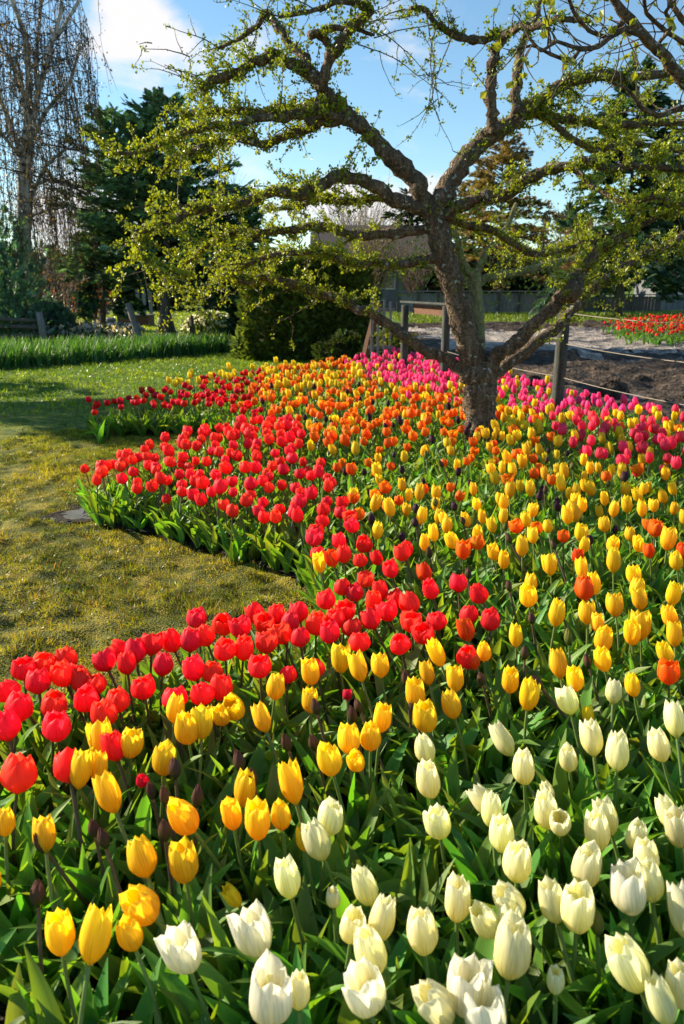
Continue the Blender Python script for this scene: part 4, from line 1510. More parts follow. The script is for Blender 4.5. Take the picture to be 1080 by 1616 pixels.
def conifer(name, base, H, Rb, label, z0=.12, lean=(0, 0), col=(.022, .05, .02), n=2600, size=.35, droop=-.15, power=.8, trunk_r=.14, rag=.35, group=None, mat='conifer', up_tip=.0, branches=70, trunkmat='bark_far', cat='tree'):
    t = thing(name, base, label, cat, group)
    b = np.array(base)
    mb = MB()
    zz = np.linspace(0, 1, 9)
    tp_ = np.stack([b[0] + lean[0] * zz + .05 * np.sin(zz * 5), b[1] + lean[1] * zz, b[2] - .05 + H * .97 * zz], 1)
    tube(mb, tp_, trunk_r * (1 - .92 * zz) * np.where(zz < .06, 1.35, 1), 9, rough=.06)
    mb.build('trunk', [trunkmat], t)
    cr = MB()
    pos, dr, sc, cc = [], [], [], []
    per = max(3, n // branches)
    for i in range(branches):
        f = z0 + (1 - z0) * (i + rng.uniform(0, 1)) / branches
        fr = (f - z0) / (1 - z0)
        L = Rb * ((1 - fr) ** power) * rng.uniform(1 - rag, 1.12) + .12
        if fr < .12:
            L *= .75 + 2 * fr
        az = rng.uniform(0, 2 * math.pi)
        o = np.array([np.interp(f, zz, tp_[:, 0]), np.interp(f, zz, tp_[:, 1]), b[2] + H * .97 * f])
        dd = np.array([math.cos(az), math.sin(az), 0])
        sl = droop + .7 * fr ** 2 + rng.normal(0, .10)
        pts_ = []
        for q in range(6):
            s = q / 5
            pts_.append(o + dd * L * s + np.array([0, 0, L * (sl * s + (up_tip - .2) * s * s)]))
        tube(cr, pts_, np.linspace(.03, .008, 6) * (.5 + L / 3), 4, col=(.06, .045, .035), mat=1, cap=False)
        m = max(3, int(per * (.35 + L / Rb)))
        for q in range(m):
            s = rng.uniform(.12, 1.02) ** .7
            p = o + dd * L * s + np.array([0, 0, L * (sl * s + (up_tip - .2) * s * s)])
            lat = np.array([-dd[1], dd[0], 0]) * rng.normal(0, .16) * L * (.35 + .5 * (1 - abs(2 * s - 1)))
            pos.append(p + lat + np.array([0, 0, rng.normal(0, .06 * size / .35)]))
            d_ = dd * 1.0 + np.array([-dd[1], dd[0], 0]) * rng.normal(0, .75) + np.array([0, 0, sl + rng.normal(-.05, .35) + up_tip])
            dr.append(d_)
            sc.append(size * rng.uniform(.55, 1.15) * (.75 if fr > .85 else 1))
            cc.append(np.array(col) * rng.uniform(.55, 1.6) * (1 + .25 * rng.normal()))
    cc = np.clip(np.array(cc), .003, 1)
    scatter(cr, SPRAY, np.array(pos), frames(np.array(dr), rng.uniform(-.7, .7, len(pos))), np.array(sc), cc)
    cr.build('crown', [mat, 'twig'], t, smooth=False)
    return t


def G(u, v):
    p, _ = PZ(u, v, 0.0)
    return p


def AT(u, y):
    """point of the ground at picture column u and distance y"""
    k = y / (math.cos(PITCH)) * 1.0
    dep = y * math.cos(PITCH) + CAMH * math.sin(PITCH)
    return ((u - CX) / FPX * dep, y, 0.0)


def HT(v, y):
    """height seen at picture row v at distance y"""
    return PY(CX, v, y)[0].z


conifer('cedar', AT(257, 17.3), HT(152, 17.3), 2.35, 'tall dark feathery cedar at the lawn edge, its tip leaning right', z0=.27, lean=(.45, 0), n=9000, size=.25, droop=-.12, power=.72, up_tip=.30, col=(.115, .215, .125), branches=130, rag=.45, group='cedars behind the lawn')
conifer('cedar', AT(270, 19), HT(172, 19), 2.4, 'dark cedar with the left hand tip standing close behind the tallest cedar', z0=.28, lean=(-1.0, 0), n=7500, size=.26, droop=-.10, power=.75, up_tip=.30, col=(.12, .22, .135), branches=120, rag=.45, group='cedars behind the lawn')
conifer('cedar', AT(371, 17.8), HT(300, 17.8), 1.2, 'lower round headed cedar on a slim grey trunk right of the big cedars', z0=.32, lean=(0, 0), n=4200, size=.23, droop=-.1, power=.5, up_tip=.2, col=(.105, .195, .10), branches=75, trunk_r=.12, group='cedars behind the lawn')
conifer('cedar', AT(160, 19), HT(330, 19), .9, 'short drooping cedar left of the big cedars', z0=.30, lean=(.3, 0), n=1100, size=.30, droop=-.3, power=.6, col=(.045, .11, .06), branches=36, trunk_r=.08, group='cedars behind the lawn')
conifer('fir_tree', AT(975, 31), HT(95, 31), 3.3, 'tall dark fir behind the right part of the fruit tree', z0=.22, n=4200, size=.60, droop=-.22, power=.78, col=(.05, .10, .058), branches=100, group='conifers behind the mud field')
conifer('fir_tree', AT(1075, 48), HT(150, 48), 4.2, 'dark fir at the right edge, behind the shed', z0=.16, n=2600, size=.6, droop=-.2, power=.75, col=(.05, .10, .058), branches=80, group='conifers behind the mud field')
conifer('larch_tree', AT(782, 39), HT(205, 39), 3.1, 'brownish larch with thin foliage standing behind the fruit tree trunk', z0=.2, n=9500, size=.32, droop=.05, power=.62, col=(.26, .19, .085), branches=130, rag=.3, group='conifers behind the mud field')
conifer('larch_tree', AT(715, 43), HT(290, 43), 2.4, 'lower golden brown larch left of the tall brownish larch', z0=.08, n=4500, size=.36, droop=.05, power=.6, col=(.24, .185, .08), branches=80, rag=.3, group='conifers behind the mud field')
conifer('fir_tree', AT(640, 44), HT(300, 44), 3.2, 'dark green conifer beside the house roof', z0=.08, n=1500, size=.6, droop=-.1, power=.7, col=(.02, .045, .022), branches=60, group='conifers behind the mud field')


def bare_shrub(name, base, H, W, label, n=40, col=(.10, .075, .055), leafcol=None, nleaf=0, cat='shrub', group=None, arch=.5, r=.012, fork=3):
    t = thing(name, base, label, cat, group)
    b = np.array(base)
    tw, lf = MB(), []
    for i in range(n):
        az = rng.uniform(0, 6.28)
        L = H * rng.uniform(.7, 1.05)
        out_ = W * rng.uniform(.1, 1)
        pts_ = []
        for q in range(7):
            s = q / 6
            pts_.append(b + np.array([math.cos(az), math.sin(az), 0]) * (out_ * s ** 1.3 + .06) + np.array([0, 0, L * (s - arch * .4 * s * s * out_ / max(W, .01))]) + rng.normal(0, .025 * H * s, 3))
        tube(tw, pts_, np.linspace(r, r * .25, 7), 4, col=np.array(col) * rng.uniform(.6, 1.3), cap=False)
        for _ in range(fork):
            k = rng.integers(2, 6)
            p = pts_[k]
            d = (pts_[k + 1] - pts_[k]); d /= np.linalg.norm(d)
            d = d + rng.normal(0, .45, 3)
            l2 = L * rng.uniform(.2, .4)
            p2 = [p + d * l2 * s + np.array([0, 0, -.1 * l2 * s * s]) + rng.normal(0, .02 * l2, 3) for s in np.linspace(0, 1, 5)]
            tube(tw, p2, np.linspace(r * .5, r * .15, 5), 3, col=np.array(col) * rng.uniform(.6, 1.3), cap=False)
            pts_ = pts_ + p2 if False else pts_
            for s in range(int(nleaf / (n * fork)) + (1 if nleaf else 0)):
                lf.append(p2[rng.integers(1, 5)] + rng.normal(0, .04, 3))
    tw.build('stems', ['twig'], t).name = 'stem_growth'
    if nleaf:
        cr = MB()
        lf = np.array(lf)
        cs = np.array([leafcol[rng.integers(len(leafcol))] for _ in lf]) * rng.uniform(.6, 1.3, (len(lf), 1))
        scatter(cr, LEAFLET, lf, frames(rng.normal(0, 1, lf.shape), rng.uniform(0, 6, len(lf))), rng.uniform(.05, .12, len(lf)), cs)
        cr.build('foliage', ['tree_leaf'], t, smooth=False)
    return t


bare_shrub('bare_shrub', AT(112, 20), HT(350, 20), 1.0, 'tall bare grey shrub between the birch and the cedars', n=30, col=(.15, .125, .105), arch=.35, r=.013, fork=6)
bare_shrub('bare_shrub', AT(72, 19), HT(395, 19), .9, 'bare twiggy shrub in front of the birch foot', n=24, col=(.14, .12, .10), arch=.4, r=.012, fork=6)
bare_shrub('flowering_shrub', AT(148, 22), HT(430, 22), 1.0, 'reddish flowering shrub behind the stone heap', n=30, col=(.12, .07, .05), leafcol=[(.42, .08, .06), (.30, .13, .06), (.16, .10, .05)], nleaf=1300, r=.018, fork=4)
bare_shrub('bare_shrub', AT(905, 34), HT(335, 34), 1.4, 'round brownish bare shrub beside the tall fir', n=60, col=(.22, .14, .07), arch=.3, r=.02, fork=7, leafcol=[(.26, .16, .06), (.20, .16, .05)], nleaf=1300)
bare_shrub('bare_shrub', AT(590, 36), HT(352, 36), 1.5, 'tall brown twiggy shrub in front of the house roof', n=60, col=(.14, .10, .06), arch=.3, r=.02, fork=7, leafcol=[(.20, .16, .06), (.14, .15, .05)], nleaf=1500)
bare_shrub('bare_shrub', AT(655, 38), HT(375, 38), 1.7, 'bare brown shrub in front of the house', n=55, col=(.13, .09, .06), arch=.3, r=.02, fork=5)
bare_shrub('bare_tree', AT(352, 55), HT(262, 55), 1.3, 'pale bare slender tree rising behind the cedars', n=36, col=(.33, .27, .22), arch=.05, r=.05, fork=5, cat='tree')
bare_shrub('bare_tree', AT(560, 60), HT(300, 60), 3.5, 'round pale bare tree far behind the house', n=50, col=(.28, .24, .20), arch=.2, r=.05, fork=8, cat='tree')

conifer('cedar', (-11.4, 11.0, 0), 4.6, 2.8, 'broad dark cedar outside the left edge that shades the middle of the lawn', z0=.06, n=4200, size=.40, droop=-.1, power=.5, up_tip=.2, col=(.045, .10, .055), branches=100, group='cedars behind the lawn')
# the weeping birch at the left edge
bb = AT(30, 17.5)
birch = thing('birch_tree', bb, 'tall weeping birch with pale twin trunks and hanging brown twigs, left edge', 'tree')
bpaths = [
    [(28, 545, 11), (32, 440, 10), (34, 340, 9.5), (36, 250, 9), (44, 190, 8), (46, 130, 7), (40, 60, 6), (20, 0, 5), (-5, -80, 4), (-20, -160, 3)],
    [(34, 500, 9), (42, 400, 8), (46, 300, 7.5), (48, 220, 7), (62, 140, 6), (80, 80, 5), (95, 20, 4), (100, -60, 3.5), (110, -140, 2.5)],
    [(36, 250, 6), (10, 180, 5), (-20, 110, 4.5), (-50, 40, 4)],
    [(48, 230, 5), (70, 180, 4.5), (110, 130, 4), (125, 80, 3), (140, 60, 2.5)],
    [(45, 190, 5), (30, 120, 4.5), (0, 70, 4), (-30, 0, 3)],
    [(60, 145, 4.5), (58, 90, 4), (62, 30, 3.5), (75, -60, 2.5)],
    [(44, 330, 4), (70, 265, 3.5), (105, 235, 3), (135, 240, 2.2)],
    [(40, 300, 4), (75, 285, 3), (105, 290, 2.4), (140, 310, 1.6)],
    [(90, 60, 4), (125, 0, 3.5), (140, -40, 3)],
    [(34, 250, 4), (5, 215, 3.5), (-30, 215, 3)],
    [(40, 345, 3.5), (80, 330, 2.6), (120, 325, 2)],
]
hang_from = []
for i, P in enumerate(bpaths):
    dy = rng.uniform(-.8, .8) if i > 1 else 0
    Q = gnarl(limb3d(P, 0, dy, 17.5), .2, 4)
    mb = MB()
    tube(mb, Q[:, :3], Q[:, 3] * .72, 9, rough=.04)
    mb.build('trunk' if i < 2 else 'branch', ['birch_bark'], birch)
    for j in range(3, len(Q)):
        if Q[j, 2] > 2.6:
            hang_from.append(Q[j])
bc = MB()
cat_p, cat_d = [], []
for _ in range(400):
    q = hang_from[rng.integers(len(hang_from))]
    p = q[:3].copy()
    az = rng.uniform(0, 6.28)
    rch = rng.uniform(.3, 1.5)
    L = rng.uniform(.8, 2.6)
    lift = rng.uniform(.0, .5)
    end_x = p[0] + math.cos(az) * rch
    if PIX((end_x, p[1] + math.sin(az) * rch, p[2] - L))[0] > 168:
        continue
    pts_ = []
    for s in np.linspace(0, 1, 9):
        o = min(1, s * 2.2)
        pts_.append(p + np.array([math.cos(az), math.sin(az), 0]) * rch * (1 - (1 - o) ** 2) + np.array([0, 0, lift * math.sin(math.pi * min(1, s * 1.6)) - L * max(0, s - .22) ** 1.25 * 1.35]) + rng.normal(0, .02, 3))
    tube(bc, pts_, np.linspace(.010, .003, 9), 3, col=np.array([.075, .055, .045]) * rng.uniform(.6, 1.3), mat=1, cap=False)
    for k in range(3, 9):
        for _2 in range(4):
            off = rng.normal(0, .05, 3)
            cat_p.append(pts_[k] + off + (pts_[k - 1] - pts_[k]) * rng.uniform())
            cat_d.append(np.array([0, 0, -1]) + rng.normal(0, .4, 3))
    # fine side twigs hanging from the strand
    for _2 in range(3):
        k = rng.integers(3, 8)
        p2 = pts_[k]
        l2 = rng.uniform(.3, .9)
        d2 = rng.normal(0, .12, 3)
        pp = [p2 + d2 * s + np.array([0, 0, -l2 * s]) for s in (0, .3, .65, 1)]
        tube(bc, pp, [.006, .005, .004, .003], 3, col=np.array([.08, .06, .045]) * rng.uniform(.6, 1.3), mat=1, cap=False)
        for s in range(5):
            cat_p.append(pp[rng.integers(1, 4)] + rng.normal(0, .05, 3)); cat_d.append(np.array([0, 0, -1]) + rng.normal(0, .4, 3))
n = len(cat_p)
scatter(bc, LEAFLET, np.array(cat_p), frames(np.array(cat_d), rng.uniform(0, 6, n)), rng.uniform(.028, .06, n), np.array([[.11, .085, .03]]) * rng.uniform(.5, 1.5, (n, 1)))
bc.build('crown', ['tree_leaf', 'twig'], birch, smooth=False)


def leafy(name, base, dims, label, n, col, size, cat='shrub', group=None, shape='dome', mat='conifer', tpl=SPRAY, inner=True, partname='foliage', spread=.25, upd=.4):
    """clipped or mounded evergreen: an inner mass of stems wrapped in leaf sprays all over its surface"""
    t = thing(name, base, label, cat, group)
    b = np.array(base)
    rx, ry, H = dims
    pos, dr = [], []
    for _ in range(n):
        if shape == 'dome':
            d = rng.normal(0, 1, 3); d[2] = abs(d[2]); d /= np.linalg.norm(d)
            rad_ = 1 - abs(rng.normal(0, spread)) * .6
            bump = 1 + .10 * math.sin(5 * d[0] + 3 * d[1] + b[0]) + .08 * math.sin(9 * d[2] + 4 * d[0])
            p = d * np.array([rx, ry, H]) * rad_ * bump
            nn = d
        else:
            f = rng.uniform()
            ax = rng.uniform(-1, 1); ay = rng.uniform(-1, 1); az = rng.uniform(0, 1)
            if f < .40:
                ay = -1; nn = np.array([0, -1, .3])
            elif f < .55:
                ax = -1; nn = np.array([-1, 0, .3])
            elif f < .68:
                ax = 1; nn = np.array([1, 0, .3])
            elif f < .78:
                ay = 1; nn = np.array([0, 1, .3])
            else:
                az = 1; nn = np.array([0, 0, 1.0])
            bulge = 1 + .07 * math.sin(3.1 * ax * rx * 2 + 1) * math.sin(4 * az) - .12 * max(0, az - .8)
            inn = 1 - abs(rng.normal(0, .05))
            topz = H * (1 + .035 * math.sin(6 * ax * rx) + .03 * math.sin(11 * ax * rx + 2))
            p = np.array([ax * rx * bulge * inn, ay * ry * bulge * inn, az * topz * inn])
        pos.append(b + p)
        dr.append(nn + rng.normal(0, .55, 3) + np.array([0, 0, upd]))
    n = len(pos)
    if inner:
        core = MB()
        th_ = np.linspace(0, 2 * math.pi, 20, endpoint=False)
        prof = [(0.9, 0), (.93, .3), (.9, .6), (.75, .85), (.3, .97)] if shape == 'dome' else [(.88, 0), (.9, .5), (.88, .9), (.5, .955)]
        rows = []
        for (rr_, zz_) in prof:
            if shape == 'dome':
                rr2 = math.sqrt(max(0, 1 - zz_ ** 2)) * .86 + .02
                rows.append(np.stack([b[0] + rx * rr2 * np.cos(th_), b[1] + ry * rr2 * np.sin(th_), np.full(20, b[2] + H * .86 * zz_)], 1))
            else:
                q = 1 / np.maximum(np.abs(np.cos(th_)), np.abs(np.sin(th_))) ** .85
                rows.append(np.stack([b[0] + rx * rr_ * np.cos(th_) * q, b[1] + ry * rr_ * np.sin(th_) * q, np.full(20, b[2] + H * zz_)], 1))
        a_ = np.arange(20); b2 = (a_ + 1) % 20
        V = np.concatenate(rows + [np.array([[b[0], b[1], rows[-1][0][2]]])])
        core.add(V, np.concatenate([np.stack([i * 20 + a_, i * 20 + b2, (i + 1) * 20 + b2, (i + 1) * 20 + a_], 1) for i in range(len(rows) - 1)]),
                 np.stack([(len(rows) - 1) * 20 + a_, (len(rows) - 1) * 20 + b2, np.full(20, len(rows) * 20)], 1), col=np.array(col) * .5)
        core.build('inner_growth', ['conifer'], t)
    cr = MB()
    cs = np.array(col)[None] * rng.uniform(.5, 1.6, (n, 1)) * (1 + rng.uniform(-.15, .15, (n, 3)))
    scatter(cr, tpl, np.array(pos), frames(np.array(dr), rng.uniform(-1, 1, n)), rng.uniform(.6, 1.2, n) * size, cs)
    cr.build(partname, [mat], t, smooth=False)
    return t


hx = AT(488, 13.4)
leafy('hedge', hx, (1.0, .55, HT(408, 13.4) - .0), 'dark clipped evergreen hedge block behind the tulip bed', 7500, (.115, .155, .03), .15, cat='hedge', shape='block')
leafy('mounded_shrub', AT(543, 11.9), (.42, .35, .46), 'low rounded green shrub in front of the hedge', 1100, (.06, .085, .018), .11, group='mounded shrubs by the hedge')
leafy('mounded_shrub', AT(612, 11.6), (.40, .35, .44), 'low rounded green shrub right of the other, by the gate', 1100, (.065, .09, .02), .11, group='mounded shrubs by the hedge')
leafy('leafy_plant', AT(392, 13.3), (.30, .28, .42), 'pale leafy plant clump at the left foot of the hedge', 420, (.10, .16, .06), .16, cat='plant', mat='tree_leaf', tpl=LEAFLET, inner=False, spread=.6)
leafy('juniper', AT(15, 16.9), (1.0, .5, HT(335, 16.9)), 'blue green juniper mass at the left edge under the birch', 1500, (.13, .24, .17), .22, upd=.9, spread=.8, inner=False, cat='shrub')
leafy('juniper', AT(78, 17.5), (.62, .5, HT(478, 17.5)), 'low blue green juniper bush beside the rail fence post', 1200, (.10, .20, .14), .20, upd=.7, spread=.4, cat='shrub')
leafy('laurel_shrub', AT(480, 17), (1.7, .9, HT(430, 17)), 'dark broad shrub behind the hedge', 1800, (.035, .075, .03), .26, cat='shrub')


# ---- beds of spring bulbs on the far side of the lawn
def bulb_leaves(name, pts_fn, n, hgt, wid, col):
    X, Y = pts_fn(n)
    n = len(X)
    az = rng.uniform(0, 6.28, n); tl = np.abs(rng.normal(.1, .22, n))
    d = np.stack([np.cos(az) * np.sin(tl), np.sin(az) * np.sin(tl), np.cos(tl)], 1)
    mb = MB()
    h = rng.uniform(hgt[0], hgt[1], n) * (1 + .2 * vnoise(X, Y, .6, 51))
    scatter(mb, BL, np.stack([X, Y, np.zeros(n)], 1), frames(d, rng.uniform(0, 6.28, n)), np.stack([rng.uniform(*wid, n), h, h], 1), np.array([col]) * rng.uniform(.55, 1.5, (n, 1)))
    return tag(mb.build(name, ['leaf']), kind='stuff')


r0, r1 = G(-120, 592), G(372, 556)
r0b, r1b = np.array([r0.x, r0.y]), np.array([r1.x, r1.y])
nrm_ = np.array([-(r1b - r0b)[1], (r1b - r0b)[0]]); nrm_ /= np.linalg.norm(nrm_)


def row_pts(n):
    s, w_ = rng.uniform(0, 1, n), rng.uniform(0, 1, n)
    ww = 1.9 * (1 - .35 * s)
    P_ = r0b + (r1b - r0b) * s[:, None] + nrm_ * (w_ * ww)[:, None]
    return P_[:, 0], P_[:, 1]


bulb_leaves('bulb_bed', row_pts, 9000, (.20, .38), (.025, .042), (.06, .15, .045))
so_ = MB()
c_ = [np.append(r0b - nrm_ * .15, .006), np.append(r1b + (r1b - r0b) * .03 - nrm_ * .2, .006), np.append(r1b + (r1b - r0b) * .03 + nrm_ * 1.6, .006), np.append(r0b + nrm_ * 2.0, .006)]
so_.add(np.array(c_), [[0, 1, 2, 3]])
tag(so_.build('bulb_bed_soil', ['soil']), kind='structure')
# white hyacinths behind that row, seen as one mass
hm = MB()
hp = np.array([AT(rng.uniform(30, 215), rng.uniform(16.6, 18.4)) for _ in range(1500)])
hp[:, 2] = rng.uniform(.05, .36, len(hp))
keep_ = hp[:, 2] < .36 - .09 * ((hp[:, 0] - AT(110, 17.5)[0]) / 1.2) ** 2
hp = hp[keep_]
wcol = np.where(rng.uniform(0, 1, (len(hp), 1)) < .42, np.array([[.55, .53, .60]]), np.array([[.05, .10, .04]]))
scatter(hm, LEAFLET, hp, frames(rng.normal(0, .6, hp.shape) + np.array([0, 0, 1]), rng.uniform(0, 6, len(hp))), rng.uniform(.07, .14, len(hp)), wcol)
tag(hm.build('white_hyacinths', ['tree_leaf']), kind='stuff')
# narcissus clump under the cedars
nz = leafy('narcissus_clump', AT(334, 20.5), (.75, .6, .48), 'clump of white and cream narcissus under the cedars', 900, (.09, .15, .05), .14, cat='plant', mat='tree_leaf', tpl=LEAFLET, inner=False, spread=.5)
nm_ = MB()
b = np.array(AT(334, 20.5))
q = rng.normal(0, 1, (170, 3)); q[:, 2] = np.abs(q[:, 2]); q /= np.linalg.norm(q, axis=1)[:, None]
q = b + q * np.array([.78, .62, .52])
scatter(nm_, LEAFLET, np.repeat(q, 3, 0), frames(rng.normal(0, 1, (510, 3)) + np.array([0, -.5, .5]), rng.uniform(0, 6, 510)), rng.uniform(.06, .10, 510), np.tile([[.80, .76, .55]], (510, 1)))
nm_.build('flowers', ['petal'], nz, smooth=False).name = 'blossom'

# heap of stones
st0 = np.array(AT(178, 21))
heap = thing('stone_heap', tuple(st0), 'heap of grey field stones on the grass left of the cedars', 'stone heap')
for i in range(46):
    mb = MB()
    a_ = rng.uniform(0, 6.28); r_ = rng.uniform(0, 1) ** .6 * .85
    zc = max(0, .34 * (1 - r_ / .9)) * rng.uniform(.2, 1) + .05
    c0 = st0 + np.array([math.cos(a_) * r_ * 1.0, math.sin(a_) * r_ * .6, zc])
    th_, ph_ = np.meshgrid(np.linspace(0, 2 * math.pi, 8, endpoint=False), np.linspace(.15, math.pi - .15, 5))
    sx = rng.uniform(.09, .18, 3) * np.array([1.1, 1, .75])
    rr_ = 1 + rng.uniform(-.18, .18, th_.shape)
    V = np.stack([np.cos(th_) * np.sin(ph_) * rr_, np.sin(th_) * np.sin(ph_) * rr_, np.cos(ph_) * rr_], -1).reshape(-1, 3) * sx + c0
    id_ = np.arange(40).reshape(5, 8)
    Q = np.stack([id_[:-1], np.roll(id_[:-1], -1, 1), np.roll(id_[1:], -1, 1), id_[1:]], -1).reshape(-1, 4)
    V = np.concatenate([V, [c0 + [0, 0, sx[2]], c0 - [0, 0, sx[2]]]])
    T = [[j, (j + 1) % 8, 40] for j in range(8)] + [[32 + (j + 1) % 8, 32 + j, 41] for j in range(8)]
    mb.add(V, Q, T)
    mb.build('stone', ['stone'], heap, smooth=False)

# ------------------------------------------------------------------ posts, rails, wires, fences, shed, house


def post(name, base, H, w, label, cat='post', mat='wood_mid', lean=(0, 0), group=None, roundp=True):
    mb = MB()
    b = np.array(base)
    z = np.array([-.05, .02, H * .5, H - .01, H])
    P = np.stack([b[0] + lean[0] * z / H, b[1] + lean[1] * z / H, z], 1)
    tube(mb, P, np.array([1, 1, .97, .96, .86]) * w / 2, 12 if roundp else 4, rough=.04)
    o = mb.build(name, [mat], None, loc=tuple(b), smooth=roundp)
    tag(o, label, cat, group)
    return o


def fy(x):
    return 6.35 - (x - 1.87) * 2.45


FP = []
for u, y, h_, lab in ((876, 6.55, 1.08, 'round weathered fence post standing behind the tulips right of the trunk'), (700, 8.7, .99, 'weathered post at the right end of the rail section'), (637, 9.9, .97, 'weathered post at the left end of the rail section')):
    b_ = AT(u, y)
    FP.append(np.array(b_))
    post('fence_post', b_, h_, .11 if u > 800 else .095, lab, 'fence post', group='posts of the wire fence')
FP.append(FP[0] + (FP[0] - FP[1]) * 1.02)
post('fence_post', tuple(FP[3]), 1.15, .115, 'fence post beyond the right edge holding the wires', 'fence post', group='posts of the wire fence')


def wire(a_, b_, za, zb, sag, label):
    mb = MB()
    s = np.linspace(0, 1, 14)
    P = np.stack([a_[0] + (b_[0] - a_[0]) * s, a_[1] + (b_[1] - a_[1]) * s, za + (zb - za) * s - sag * 4 * s * (1 - s)], 1)
    tube(mb, P, .003, 5)
    o = mb.build('fence_wire', ['wire'], None, loc=tuple(P[0]))
    tag(o, label, 'wire', 'wires of the fence')


wire(FP[1], FP[0], .50, .46, .02, 'lowest fence wire left of the round post')
wire(FP[0], FP[3], .46, .46, .03, 'lowest fence wire right of the round post')
wire(FP[0], FP[3], .74, .74, .03, 'middle fence wire right of the round post')
wire(FP[0], FP[3], .99, .99, .03, 'top fence wire right of the round post')
# wooden rails between the two further posts
rl = thing('wooden_rail', tuple((FP[1] + FP[2]) / 2 + np.array([0, 0, 0])), 'weathered top rail over a reddish plank between two posts', 'fence rail')
dv = FP[2] - FP[1]
ang = math.atan2(dv[1], dv[0])
Lr = np.linalg.norm(dv)
mb = MB(); box(mb, (-.06, -.03, 1.0), (Lr + .10, .035, 1.02), rot=rotz(ang), org=FP[1]); mb.build('top_rail', ['wood_mid'], rl, smooth=False)
mb = MB(); box(mb, (.08, -.115, .87), (Lr - .08, -.075, .98), rot=rotz(ang), org=FP[1]); mb.build('plank', ['wood_rust'], rl, smooth=False)
# pale trellis pickets beyond, beside the hedge
tb = np.array(AT(600, 10.8))
tl_ = thing('trellis', tuple(tb), 'pale wooden trellis of upright slats between hedge and post', 'trellis')
for i in range(4):
    mb = MB(); box(mb, (-.14 + i * .085, -.012, 0), (-.105 + i * .085, .012, 1.02 - .03 * (i % 2)), org=tb); mb.build('slat', ['wood_grey'], tl_, smooth=False)
for z_ in (.35, .86):
    mb = MB(); box(mb, (-.17, .014, z_), (.19, .03, z_ + .05), org=tb); mb.build('crossbar', ['wood_grey'], tl_, smooth=False)
mb = MB()
bp_ = np.array(AT(570, 11))
tube(mb, [bp_ + [0, 0, -.02], bp_ + [.10, 0, .45], bp_ + [.24, 0, .98]], .05, 4)
tag(mb.build('leaning_plank', ['wood_rust'], None, smooth=False, loc=tuple(bp_)), 'reddish plank leaning against the trellis by the hedge', 'plank')

# old mossy tree standing behind the fence
mt = np.array(AT(756, 14.2))
moss = thing('mossy_tree', tuple(mt), 'small tree with a mossy yellow lit trunk behind the fruit tree', 'tree')
Y2 = 14.2
for i, (nm, y1, P) in enumerate((('trunk', 0, [(757, 578, 12), (756, 540, 10.5), (755, 500, 10), (752, 465, 10), (748, 432, 11)]),
                                 ('branch', .5, [(752, 450, 7), (767, 438, 7), (825, 428, 6.5), (878, 415, 5), (930, 400, 4)]),
                                 ('branch', -.6, [(746, 440, 6), (728, 405, 5.5), (720, 370, 5), (700, 330, 4)]),
                                 ('branch', .3, [(750, 438, 6), (770, 395, 5), (800, 360, 4), (815, 320, 3)]),
                                 ('branch', -.4, [(746, 445, 5), (705, 425, 4.5), (660, 418, 4), (600, 425, 3)]))):
    Q = gnarl(limb3d(P, 0, y1, Y2), .3)
    mb = MB(); tube(mb, Q[:, :3], Q[:, 3], 11, rough=.07); mb.build(nm, ['bark_moss'], moss)
    if nm == 'branch':
        if i == 1:
            mcr, mp = MB(), []
        for j in range(4, len(Q)):
            for _ in range(9):
                mp.append(Q[j, :3] + rng.normal(0, .24, 3))
mp = np.array(mp)
mp = np.repeat(mp, 3, 0) + rng.normal(0, .04, (len(mp) * 3, 3))
scatter(mcr, LEAFLET, mp, frames(rng.normal(0, 1, mp.shape), rng.uniform(0, 6, len(mp))), rng.uniform(.05, .09, len(mp)), np.array([[.16, .22, .025]]) * rng.uniform(.5, 1.3, (len(mp), 1)))
mcr.build('crown', ['tree_leaf'], moss, smooth=False)


def board_fence(name, A, B, H, label, mat='wood_dark', step=.16, post_step=1.5, gap=.012, capd=True, rail=True):
    A, B = np.array(A), np.array(B)
    t = thing(name, tuple(A), label, 'fence')
    d = B - A
    L = np.linalg.norm(d)
    ang = math.atan2(d[1], d[0])
    rz = rotz(ang)
    mb = MB()
    x = 0
    while x < L:
        h_ = H + rng.uniform(-.015, .015)
        box(mb, (x, -.01, .03), (x + step - gap, .01, h_), rot=rz, org=A)
        x += step
    mb.build('boarding', [mat], t, smooth=False)
    for i in range(int(L / post_step) + 1):
        mb = MB(); box(mb, (i * post_step - .06, -.10, 0), (i * post_step + .06, -.013, H + .06), rot=rz, org=A); mb.build('post', ['wood_dark'], t, smooth=False)
    if rail:
        mb = MB(); box(mb, (0, -.16, H + .063), (L, .05, H + .11), rot=rz, org=A); mb.build('cap_rail', [mat], t, smooth=False)
    return t


FH = HT(463, 35.5)
board_fence('board_fence', AT(628, 36), AT(905, 36), FH, 'long grey board fence with dark posts beyond the far grass', mat='wood_grey', post_step=.92)
board_fence('board_fence', AT(905, 37.5), AT(1040, 37.5), HT(468, 37.5), 'darker board fence section next to the shed', mat='wood_dark', post_step=1.4)
# slat fence and gate glimpsed behind the cedars
board_fence('picket_fence', AT(100, 33), AT(245, 33), HT(455, 33), 'pale picket fence far behind the stone heap', mat='wood_grey', step=.26, gap=.12, post_step=2.2)

